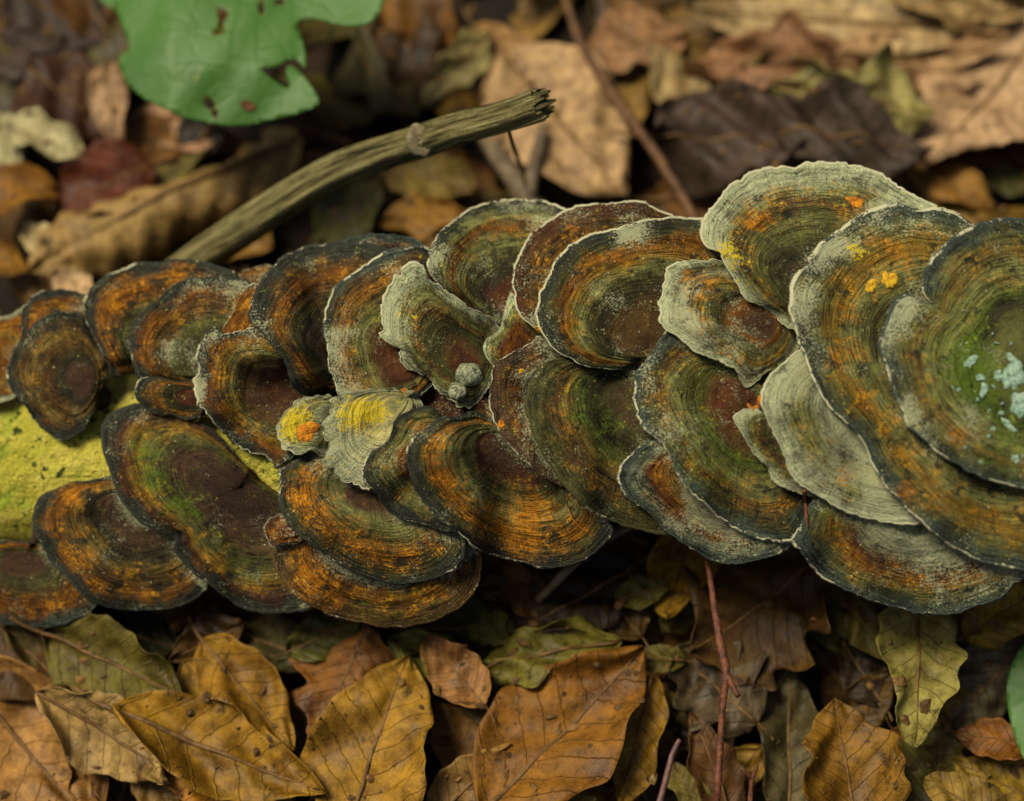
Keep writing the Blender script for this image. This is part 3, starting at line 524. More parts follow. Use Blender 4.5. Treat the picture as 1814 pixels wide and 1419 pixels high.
for c in caps:
    C, out, na, R, pr, i = c['C'], c['out'], c['na'], c['R'], c['pr'], c['i']
    nrad = int(np.clip(R * 1.7, 16, 66)); rs = np.r_[.0, np.linspace(.02, .988, nrad)]
    dvo = out - C; wn_ = max(3, na // 9); kk = np.hanning(2 * wn_ + 3); kk /= kk.sum()
    dvs = np.stack([np.convolve(np.r_[dvo[-wn_ - 1:, q], dvo[:, q], dvo[:wn_ + 1, q]], kk, 'valid') for q in (0, 1)], 1)
    def spot(r_):
        e_ = r_ ** 7; return C[0] + (dvs[:, 0] * (1 - e_) + dvo[:, 0] * e_) * r_, C[1] + (dvs[:, 1] * (1 - e_) + dvo[:, 1] * e_) * r_
    r2 = np.repeat(rs, na); pq = [spot(r_) for r_ in rs]; px = np.concatenate([p_[0] for p_ in pq]); py = np.concatenate([p_[1] for p_ in pq])
    a = np.tile(c['th'], len(rs))
    def height(px, py, r, a):
        rw = r + .018 * np.sin(2 * a + i) + .012 * np.sin(5 * a + 2 * i)
        rel = (.50) * smooth1(np.clip(rw, 0, 1.2) * R, i, 2.3) + .26 * smooth1(np.clip(rw, 0, 1.2) * R, i + 70, .9)
        g0 = .40 + .1 * math.sin(i * 2.1)
        rel += -.5 * np.exp(-((rw - g0) / .04) ** 2) * (R / 40) - .35 * np.exp(-((rw - g0 - .33) / .03) ** 2) * (R / 40)
        rel += (.5 * np.sin(a * 17 + r * 9 + i) + .4 * np.sin(a * 29 - r * 7)) * .25 * r
        fade = np.clip((1 - r) / .08, .25, 1) * np.clip((r - .12) / .3, 0, 1)
        return c['shape'](px, py, r, a) + bil(c['lift'], px, py) + rel * fade
    h = height(px, py, r2, a)
    top = on_log(px, py, h * .001)
    base = on_log(C[0], C[1], np.array(height(C[:1], C[1:], np.zeros(1), np.zeros(1))[0] * .001 - .004)).ravel()
    root = empty('bracket_fungus', base); tag(root, c['label'], 'fungus', GROUP)
    nz = c['zones'].split(); st = [((k / (len(nz) - .55)) ** .72, PAL[z]) for k, z in enumerate(nz)]
    mat = cap_material(i, R, st, pr.get('dust', .15), pr.get('orange', .5), pr.get('dark', .5), pr.get('moss', .15), pr.get('yellow', 0), pr.get('spore', .55))
    F = grid_faces(len(rs), na)
    P0 = top[F[na * (len(rs) // 2)][0]]; f = F[na * (len(rs) // 2)]
    flip = np.cross(top[f[1]] - top[f[0]], top[f[3]] - top[f[0]]).dot(NN) < 0
    fl = (lambda FF: [x[::-1] for x in FF]) if flip else (lambda FF: FF)
    F = fl(F)
    at = {'polar': np.stack([np.cos(a), np.sin(a), r2], 1), 'spore': np.clip(bil(c['cover'], px, py) * 1.6, 0, 1)}
    spt = np.zeros((len(px), 4))
    for (sx, sy, sr, kd, am, cn) in SPOTS:
        if cn == c['nm']: spt[:, kd] += am * np.exp(-((px - sx) ** 2 + (py - sy) ** 2) / (sr * 1.15) ** 2)
    at['spots'] = spt[:, :3]; at['fleece'] = spt[:, 3]
    cap_o = mesh_obj('cap', top, F, mat, root, base, attrs=at)
    # rolled margin
    te = c['te'] * (1 + .25 * np.sin(np.arange(na) * .31 + i)); q = []
    bead = .05 + .14 * pr.get('rim', .6)
    rows = [(.986, .0, 0), (.991, -.02, 1.0), (.998, .15, .8), (1.003, .5, 0), (1.000, .85, 0), (.99, 1.0, 0), (.975, 1.0, 0)]
    for (r_, d_, b_) in rows:
        pxr, pyr = spot(r_)
        hr = height(pxr, pyr, np.full(na, min(r_, 1.0)), c['th'])
        fuzz = np.random.RandomState(int(900 + i + r_ * 1000)).uniform(-.12, .22, na) * pr.get('rim', .6)
        q.append(on_log(pxr, pyr, (hr - d_ * te + b_ * (bead + fuzz)) * .001))
    mesh_obj('margin', np.vstack(q), fl(grid_faces(len(rows), na)), margin_material(i, pr.get('rim', .6), PAL[nz[-1]]), cap_o, base)
    # pore surface underneath
    ru = np.linspace(.975, .05, 9); U_ = []
    for r_ in ru:
        pxr, pyr = spot(r_)
        hr = c['shape'](pxr, pyr, np.full(na, r_), c['th']) + bil(c['lift'], pxr, pyr)
        U_.append(on_log(pxr, pyr, (hr - te - .09 * R * (1 - r_) ** 1.2 - (.0 if r_ > .97 else .4)) * .001))
    UF = fl(grid_faces(9, na)) + ([tuple(8 * na + np.arange(na))] if not flip else [tuple(8 * na + np.arange(na))[::-1]])
    mesh_obj('pore_surface', np.vstack(U_), UF, M['pores'], root, base)
    # foot that joins cap and wood
    k = np.argmin(np.linalg.norm(LOGC_D - base, axis=1)) if 'LOGC_D' in globals() else None
    if k is None:
        LOGC_D = catmull(LOGC, 40, False); k = np.argmin(np.linalg.norm(LOGC_D - base, axis=1))
    p1 = LOGC_D[k]; b0 = base - NN * .003
    foot = [b0, b0 * .6 + p1 * .4, b0 * .25 + p1 * .75, p1]
    V, Fq, A = tube(foot, [pr.get('foot', 1) * R * q_ for q_ in (.00012, .0002, .00028, .0003)], 14, i, .05, True, 3)
    mesh_obj('stalk_base', V, Fq, M['foot'], root, base)

def cap_point(px, py, up=0.0):
    h = bil(HTOP, np.array([float(px)]), np.array([float(py)]))[0]
    return on_log(np.array(px, float), np.array(py, float), np.array(h * .001 + up)).ravel()

# ------------------------------------------------------------------ crusts, lichen and debris lying on the caps
def crust(name, px, py, w, hgt, mat, label, cat, group=None, seed=0, thick=.0005, rot=0.):
    r = np.random.RandomState(seed); na_, nr_ = 26, 6; th = np.linspace(0, 2 * math.pi, na_, endpoint=False)
    rad = np.ones(na_); ra = r.uniform(-1, 1, (10, 2))
    for q_ in range(1, 10): rad = rad + .30 / q_ ** .8 * (ra[q_, 0] * np.cos(q_ * th) + ra[q_, 1] * np.sin(q_ * th))
    rad = np.clip(rad, .35, 1.7); V = []
    base = cap_point(px, py)
    ca, sa = math.cos(rot), math.sin(rot)
    q = np.repeat(np.arange(nr_ + 1) / nr_, na_); x = q * np.tile(rad * np.cos(th), nr_ + 1) * w / 2; y = q * np.tile(rad * np.sin(th), nr_ + 1) * hgt / 2
    X_, Y_ = px + x * ca - y * sa, py + x * sa + y * ca
    up = thick * (np.maximum(0, 1 - q ** 2.2) * (.7 + .6 * r.rand(len(q))) + np.where(q < .95, .15, -.6))
    V = on_log(X_, Y_, bil(HTOP, X_, Y_) * .001 + up)
    V = np.array(V); F = grid_faces(nr_ + 1, na_)
    if np.cross(V[F[60][1]] - V[F[60][0]], V[F[60][3]] - V[F[60][0]]).dot(NN) < 0: F = [f[::-1] for f in F]
    o = mesh_obj(name, V, F, mat, None, base); return tag(o, label, cat, group)
crust('orange_crust', 549, 767, 44, 34, M['flake_orange'], 'bright orange crust blotch on small yellow dusted fan cap', 'crust', seed=1)
crust('orange_crust', 722, 664, 46, 16, M['flake_orange'], 'orange curled crust flake under the pale lobed cap edge', 'crust', seed=2, rot=.15)
crust('orange_crust', 706, 698, 50, 20, M['flake_orange'], 'long dull orange crust above yellow patches of hanging fan cap', 'crust', seed=3, rot=-.3)
crust('yellow_crust', 925, 657, 22, 16, M['flake_yellow'], 'golden crumbs on the long narrow ribbed cap', 'crust', seed=4)
crust('orange_crust', 889, 750, 13, 16, M['flake_orange'], 'small red orange dot on lower edge of narrow ribbed cap', 'crust', seed=5)
crust('orange_crust', 952, 584, 18, 9, M['flake_yellow'], 'thin orange flake stuck between white rimmed rust cap and round cap', 'crust', seed=6, rot=.6)
crust('yellow_crust', 1577, 494, 26, 32, M['flake_yellow'], 'larger golden yellow crust spot on huge curling cap', 'crust', seed=7)
crust('yellow_crust', 1541, 507, 22, 22, M['flake_yellow'], 'smaller golden yellow crust spot on huge curling cap', 'crust', seed=8)
crust('orange_crust', 1336, 714, 34, 24, M['flake_orange'], 'ragged orange yellow flake above small lichen fringed cap', 'crust', seed=9)
crust('orange_crust', 1514, 355, 36, 20, M['flake_orange'], 'orange crust streak on the frosted highest cap', 'crust', seed=10, rot=.5, thick=.0006)
crust('orange_crust', 356, 742, 28, 9, M['flake_yellow'], 'tan fragment hanging under small striped flap', 'crust', seed=11, rot=-.4)
LF = random.Random(5); LI = [(1792, 668, 46, 50), (1806, 716, 52, 40), (1770, 664, 20, 16), (1735, 668, 18, 12), (1722, 640, 16, 28), (1745, 690, 26, 14), (1760, 758, 12, 9), (1785, 752, 34, 12), (1800, 815, 18, 14), (1700, 690, 10, 8), (1790, 632, 20, 12), (1752, 772, 8, 8)] + [(LF.gauss(1765, 45), LF.gauss(700, 48), LF.uniform(4, 11), LF.uniform(4, 9)) for _ in range(26)]
for k, (x, y, w, h) in enumerate(LI):
    crust('lichen_patch', x, y, w, h, M['lichen'], 'mint green lichen fleck on the topmost green tinged cap' if k > 1 else ('large mint lichen rosette on the topmost green tinged cap' if k == 0 else 'mint lichen rosette just below the largest lichen rosette'), 'lichen', 'mint lichen flecks', 40 + k, .0004, k)
# grey-green knob
kn = cap_point(826, 676); knob = empty('crusted_knob', kn); tag(knob, 'two lobed grey green crusted knob over a dark hollow', 'fungus')
for (x, y, w, sd_) in ((830, 664, 46, 1), (811, 692, 34, 2)):
    c0 = cap_point(x, y, .003); bm = bmesh.new(); bmesh.ops.create_icosphere(bm, subdivisions=4, radius=w * .0001)
    vs = np.array([v.co[:] for v in bm.verts]); r = np.linalg.norm(vs, axis=1)
    k = 1 + .16 * fnoise(vs[:, 0] * 600 + vs[:, 2] * 300, sd_, ((1, 1), (2.2, .6))) + .16 * fnoise(vs[:, 1] * 600 - vs[:, 2] * 300, sd_ + 5, ((1, 1), (2.2, .6))) + .02 * fnoise(vs[:, 2] * 2500, sd_ + 9)
    vs = vs * k[:, None] * np.array([1.05, .9, .8]) + c0
    mesh_obj('lobe', vs, [[v.index for v in f.verts] for f in bm.faces], M['lump'], knob, kn); bm.free()
def debris(name, pts, rad, mat, label, cat):
    P = [cap_point(x, y, u) for x, y, u in pts]; V, F, A = tube(P, rad, 6, 1, .05, True, 5)
    tag(mesh_obj(name, V, F, mat, None, P[0], attrs=A), label, cat)
debris('dry_needle', [(1425, 868, .0012), (1427, 890, .0016), (1428, 912, .0016), (1431, 934, .001)], [.0008, .0007, .0006, .0002], M['redtwig'], 'short red brown needle lying across the mossy olive cap edge', 'needle')
debris('dry_fibre', [(1010, 876, .0008), (1005, 892, .001), (1012, 915, .0012), (1024, 930, .001), (1036, 941, .0006)], [.0003, .00035, .0003, .0002], M['needle'], 'thin curved orange fibre on right end of large oval cap', 'fibre')

# ------------------------------------------------------------------ branch and twigs
def zpath(pts): return [on_z(x, y, z).ravel() for x, y, z in pts]
bp = zpath([(300, 500, .036), (360, 452, .050), (430, 405, .063), (500, 358, .074), (580, 310, .086), (660, 277, .096), (745, 250, .106), (820, 225, .115), (900, 204, .123), (958, 184, .130)])
br = empty('broken_branch', bp[0]); tag(br, 'weathered grey green broken branch with a round knot, rising behind the caps', 'branch'); b0 = np.array(br.location)
V, F, A = tube(bp, [.0072, .0071, .0068, .0066, .0064, .0063, .0064, .0059, .0057, .0057], 36, 5, .12, True, 14, .06)
n36 = len(V) // 36
for k in range(36):                              # torn end
    j = (n36 - 1) * 36 + k; d = bp[-1] - bp[-2]; d /= np.linalg.norm(d)
    V[j] += d * (.003 * math.sin(k * .9) + .0025 * math.sin(k * 2.3 + 1))
    V[j] = V[j] * .85 + bp[-1] * .15
mesh_obj('stem', V, F[:-1] + [], M['branch'], br, b0, attrs=A)
d = bp[-1] - bp[-2]; d /= np.linalg.norm(d); sidev = np.cross(d, [0, 0, 1]); sidev /= np.linalg.norm(sidev); upv = np.cross(sidev, d)
for k in range(9):
    an = k * .7; o_ = (sidev * math.cos(an) + upv * math.sin(an)) * .0034
    p = bp[-1] + o_ - d * .004
    V, F, A = tube([p, p + d * .004, p + d * (.005 + .004 * abs(math.sin(k * 1.9)))], [.0016, .0014, .0004], 6, k, .1, True, 3)
    mesh_obj('splinter', V, F, M['branch'], br, b0, attrs=A)
# knot facing the viewer
kc = on_z(743, 249, .1105).ravel(); kv = CAM - kc; kv /= np.linalg.norm(kv); ax = np.cross([0, 0, 1], kv); ax /= np.linalg.norm(ax); ay = np.cross(kv, ax)
prof = [(q * 1.15, z_) for q, z_ in [(.0050, -.004), (.0052, .000), (.0046, .0022), (.0036, .0016), (.0026, .0022), (.0016, .0012), (.0011, .0024), (.0006, .0020), (.0001, .0008)]]
th = np.linspace(0, 2 * math.pi, 28, endpoint=False); wv = 1 + pnoise(th, 3, ((2, .08), (5, .06), (9, .04)))
V = np.vstack([kc + (r * wv * np.cos(th))[:, None] * ax * .85 + (r * wv * np.sin(th))[:, None] * ay + kv * z for r, z in prof])
mesh_obj('knot', V, grid_faces(len(prof), 28), M['knot'], br, b0)

def twig(name, pts, rad, mat, label, sub=None, sides=10):
    P = zpath(pts); root = empty(name, P[0]); tag(root, label, 'twig')
    V, F, A = tube(P, rad, sides, len(pts), .05, True, 8, .05); mesh_obj('stem', V, F, mat, root, P[0], attrs=A)
    for s, r in (sub or []):
        Q = zpath(s); V, F, A = tube(Q, r, 8, 4, .05, True, 5, .05); mesh_obj('spur', V, F, mat, root, P[0], attrs=A)
twig('brown_twig', [(985, -60, .03), (1022, 60, .035), (1060, 130, .038), (1105, 195, .04), (1160, 270, .042), (1215, 360, .045), (1240, 410, .044)], [.0016, .0019, .0022, .0023, .0022, .0021, .002], M['twig'], 'straight brown twig slanting down behind the frosted highest cap')
twig('red_stem', [(1240, 940, .072), (1248, 975, .074), (1256, 1010, .076), (1266, 1080, .078), (1278, 1150, .079), (1286, 1195, .08), (1280, 1250, .077), (1276, 1320, .073), (1268, 1430, .066), (1255, 1560, .03), (1250, 1620, .0)], [.0010, .0012, .0011, .0013, .0017, .0013, .0012, .0014, .0011, .0012], M['redtwig'],
     'thin red brown stem with short side spur hanging below mossy olive cap', [([(1286, 1193, .08), (1296, 1212, .081), (1308, 1234, .082)], [.0014, .0012, .001])])
twig('mauve_twig', [(1130, 1560, .01), (1160, 1450, .05), (1176, 1395, .056), (1190, 1340, .058), (1204, 1310, .058)], [.0011, .0012, .0011, .0008], M['pinktwig'], 'thin mauve twig standing beside the red brown stem')
twig('forked_red_twig', [(1326, 1520, .01), (1328, 1440, .05), (1330, 1400, .053), (1332, 1378, .055)], [.0011, .001, .0008], M['redtwig'], 'tiny forked red twig between fallen leaves', [([(1332, 1378, .055), (1322, 1370, .057), (1312, 1366, .058)], [.0008, .0006, .0004]), ([(1332, 1378, .055), (1339, 1364, .057), (1342, 1354, .058)], [.0008, .0006, .0004])])
twig('grey_stick', [(850, 225, .020), (885, 280, .024), (925, 338, .026), (950, 390, .026)], [.0038, .0042, .0045, .004], M['greytwig'], 'thick grey brown stick leaning left under the branch tip')
twig('grey_stick', [(962, 225, .03), (954, 262, .03), (945, 300, .028), (938, 350, .026), (935, 390, .026)], [.0022, .0026, .0029, .003, .003], M['greytwig'], 'upright pale grey stick right under the branch tip')
twig('dark_twig', [(902, 232, .119), (908, 254, .098), (918, 282, .070), (926, 308, .046), (932, 330, .034)], [.0006, .0008, .0009, .0008, .0007], M['twig'], 'hair thin dark twig dangling from underside of the branch')
twig('straw_stem', [(1125, 925, .07), (1070, 955, .066), (1025, 990, .06), (985, 1030, .054), (955, 1062, .04)], [.0017, .0018, .0018, .0017, .0014], M['greytwig'], 'olive straw stem slanting out below the large oval cap')

# ------------------------------------------------------------------ leaves
def leaf_map(W, fold, roll, curl, twist, wav, corr, seed, shape, torn, crump=1.):
    r = np.random.RandomState(seed); ph = r.uniform(0, 6.28, 8)
    def halfw(u):
        u = np.clip(u, 0, 1)
        if shape == 'round': w = np.sin(math.pi * u ** .8) ** .55
        elif shape == 'lobed': w = np.sin(math.pi * u ** .85) ** .6 * (1 + .28 * np.cos(u * 24 + ph[5]))
        else: w = np.sin(math.pi * u ** .82) ** .85 * (1 - .12 * u)
        w = w * (1 + .035 * np.sin(u * 15 + ph[6]) + .02 * np.sin(u * 33 + ph[5]) + torn * (.35 * np.sin(u * 19 + ph[0]) + .3 * np.sin(u * 31 + ph[1])))
        return W / 2 * np.maximum(w, .0)
    def f(u, v, lift=0.):
        u = np.asarray(u, float); v = np.asarray(v, float)
        side = np.where(v > 0, 1, -1)
        y = v * halfw(u) * (1 + torn * .35 * side * np.sin(u * 13 + ph[2]))
        x = u + .10 * np.abs(y) * 0
        z = np.abs(y) * math.tan(fold) + corr * np.sin(2 * math.pi * (8.5 * (u - .75 * np.abs(v) * halfw(u)) + .22 * np.sign(v) + .25)) * np.abs(v) ** .6
        z = z + wav * (np.sin(u * 7 + ph[3] + 1.5 * v) * v + .6 * np.sin(u * 13 + ph[4]) * np.abs(v) ** 2 * np.sin(3 * v + ph[7])) + wav * .4 * np.sin(u * 17 + v * 6 + ph[1])
        for fq, am in ((9, .012), (17, .006), (29, .003)):
            z = z + crump * am * (np.sin(fq * (u * math.cos(ph[0]) + y * math.sin(ph[0])) + ph[2]) + np.sin(fq * (u * math.cos(ph[3]) - y * math.sin(ph[3])) + ph[4])) * np.minimum(1, np.abs(v) * 3 + .3)
        z = z + lift
        if abs(roll) > 1e-3:
            k = roll / (W / 2); ang = y * k; y, z = np.sin(ang) / k - z * np.sin(ang), (1 - np.cos(ang)) / k + z * np.cos(ang)
        tw = twist * (u - .5); y, z = y * np.cos(tw) - z * np.sin(tw), y * np.sin(tw) + z * np.cos(tw)
        if abs(curl) > 1e-3:
            ang = u * curl; x, z = np.sin(ang) / curl - z * np.sin(ang), (1 - np.cos(ang)) / curl + z * np.cos(ang)
        return np.stack([x, y, z], -1)
    t = f(np.array([0., 1.]), np.array([0., 0.])); ch = t[1] - t[0]; ln = np.linalg.norm(ch); a = math.atan2(ch[2], ch[0])
    Rm = np.array([[math.cos(a), 0, math.sin(a)], [0, 1, 0], [-math.sin(a), 0, math.cos(a)]])
    g = lambda u, v, lift=0.: ((f(u, v, lift) - t[0]) @ Rm.T) / ln
    g.halfw = halfw
    return g
def leaf_meshes(W=.55, fold=0., roll=0., curl=0., twist=0., wav=.02, corr=.006, seed=0, shape='beech', torn=0., L=.06, nu=40, nv=9, stalk=True, crump=1.):
    f = leaf_map(W, fold, roll, curl, twist, wav, corr, seed, shape, torn, crump)
    hw = lambda u: np.abs(f.halfw(u))
    u = np.linspace(.004, .996, nu); v = np.linspace(-1, 1, nv * 2 + 1); UU, VV_ = np.meshgrid(u, v, indexing='ij')
    P = f(UU.ravel(), VV_.ravel()) * L; mv = nv * 2 + 1
    T = .00025; Nn = np.zeros_like(P).reshape(nu, mv, 3); G = P.reshape(nu, mv, 3)
    du = np.gradient(G, axis=0); dvv = np.gradient(G, axis=1); Nn = np.cross(du, dvv); Nn /= np.maximum(np.linalg.norm(Nn, axis=2), 1e-12)[..., None]
    B = (G - Nn * T).reshape(-1, 3)
    F = [(i * mv + j, (i + 1) * mv + j, (i + 1) * mv + j + 1, i * mv + j + 1) for i in range(nu - 1) for j in range(mv - 1)]
    o = len(P); F2 = [tuple(x + o for x in q[::-1]) for q in F]
    bd = [j for j in range(mv)] + [i * mv + mv - 1 for i in range(1, nu)] + [(nu - 1) * mv + j for j in range(mv - 2, -1, -1)] + [i * mv for i in range(nu - 2, 0, -1)]
    F3 = [(bd[k], bd[(k + 1) % len(bd)], bd[(k + 1) % len(bd)] + o, bd[k] + o) for k in range(len(bd))]
    lf = np.stack([UU.ravel(), VV_.ravel(), np.abs(VV_.ravel()) * hw(UU.ravel())], 1)
    blade = (np.vstack([P, B]), F + F2 + F3, {'leaf': np.vstack([lf, lf])})
    uu = np.linspace(.0, .97, 14); ribp = f(uu, 0 * uu) * L
    rib = tube(list(ribp), [.0009 * L / .06, .0007 * L / .06, .0002], 6, 1, 0, True, 1)
    t0 = ribp[0]; dr = ribp[0] - ribp[1]; dr /= np.linalg.norm(dr)
    stk = tube([t0, t0 + dr * .05 * L, t0 + dr * .12 * L + np.array([0, .01, .01]) * L, t0 + dr * .2 * L + np.array([0, .03, .012]) * L], [.0009 * L / .06, .0008 * L / .06, .0007 * L / .06, .0009 * L / .06], 6, 2, 0, True, 3) if stalk else None
    return blade, rib, stk
def frame_matrix(p0, p1, tiltdeg):
    x = Vector(p1) - Vector(p0); x.normalize(); up = Vector((0, 0, 1)); y = up.cross(x); y.normalize(); z = x.cross(y)
    Mx = Matrix((x, y, z)).transposed().to_4x4(); Mx = Mx @ Matrix.Rotation(math.radians(tiltdeg), 4, 'X'); Mx.translation = Vector(p0); return Mx
def place_leaf(name, p0, p1, color, label, group, tilt=0, cat='leaf', stalk=True, **kw):
    L = float(np.linalg.norm(np.array(p1) - np.array(p0)))
    bl, rb, sk = leaf_meshes(L=L, stalk=stalk, **kw)
    root = bpy.data.objects.new(name, None); root.empty_display_size = .005; link(root); root.matrix_world = frame_matrix(p0, p1, tilt)
    tag(root, label, cat, group)
    b = mesh_obj('blade', *bl[:2], M['leaf'], root, attrs=bl[2]); b.color = (*lin(color), 1)
    mesh_obj('midrib', *rb[:2], M['rib'], b)
    if sk: mesh_obj('stalk', *sk[:2], M['rib'], root)
    return root
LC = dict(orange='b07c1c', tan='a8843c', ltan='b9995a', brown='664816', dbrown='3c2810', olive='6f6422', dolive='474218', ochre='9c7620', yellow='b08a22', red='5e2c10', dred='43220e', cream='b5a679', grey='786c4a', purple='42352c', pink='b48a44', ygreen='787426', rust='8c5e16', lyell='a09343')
LB = dict(tan='a08050', ltan='b59866', pink='a5855a', lyell='988c50', ochre='94702c')
GL = 'fallen leaves in the litter'
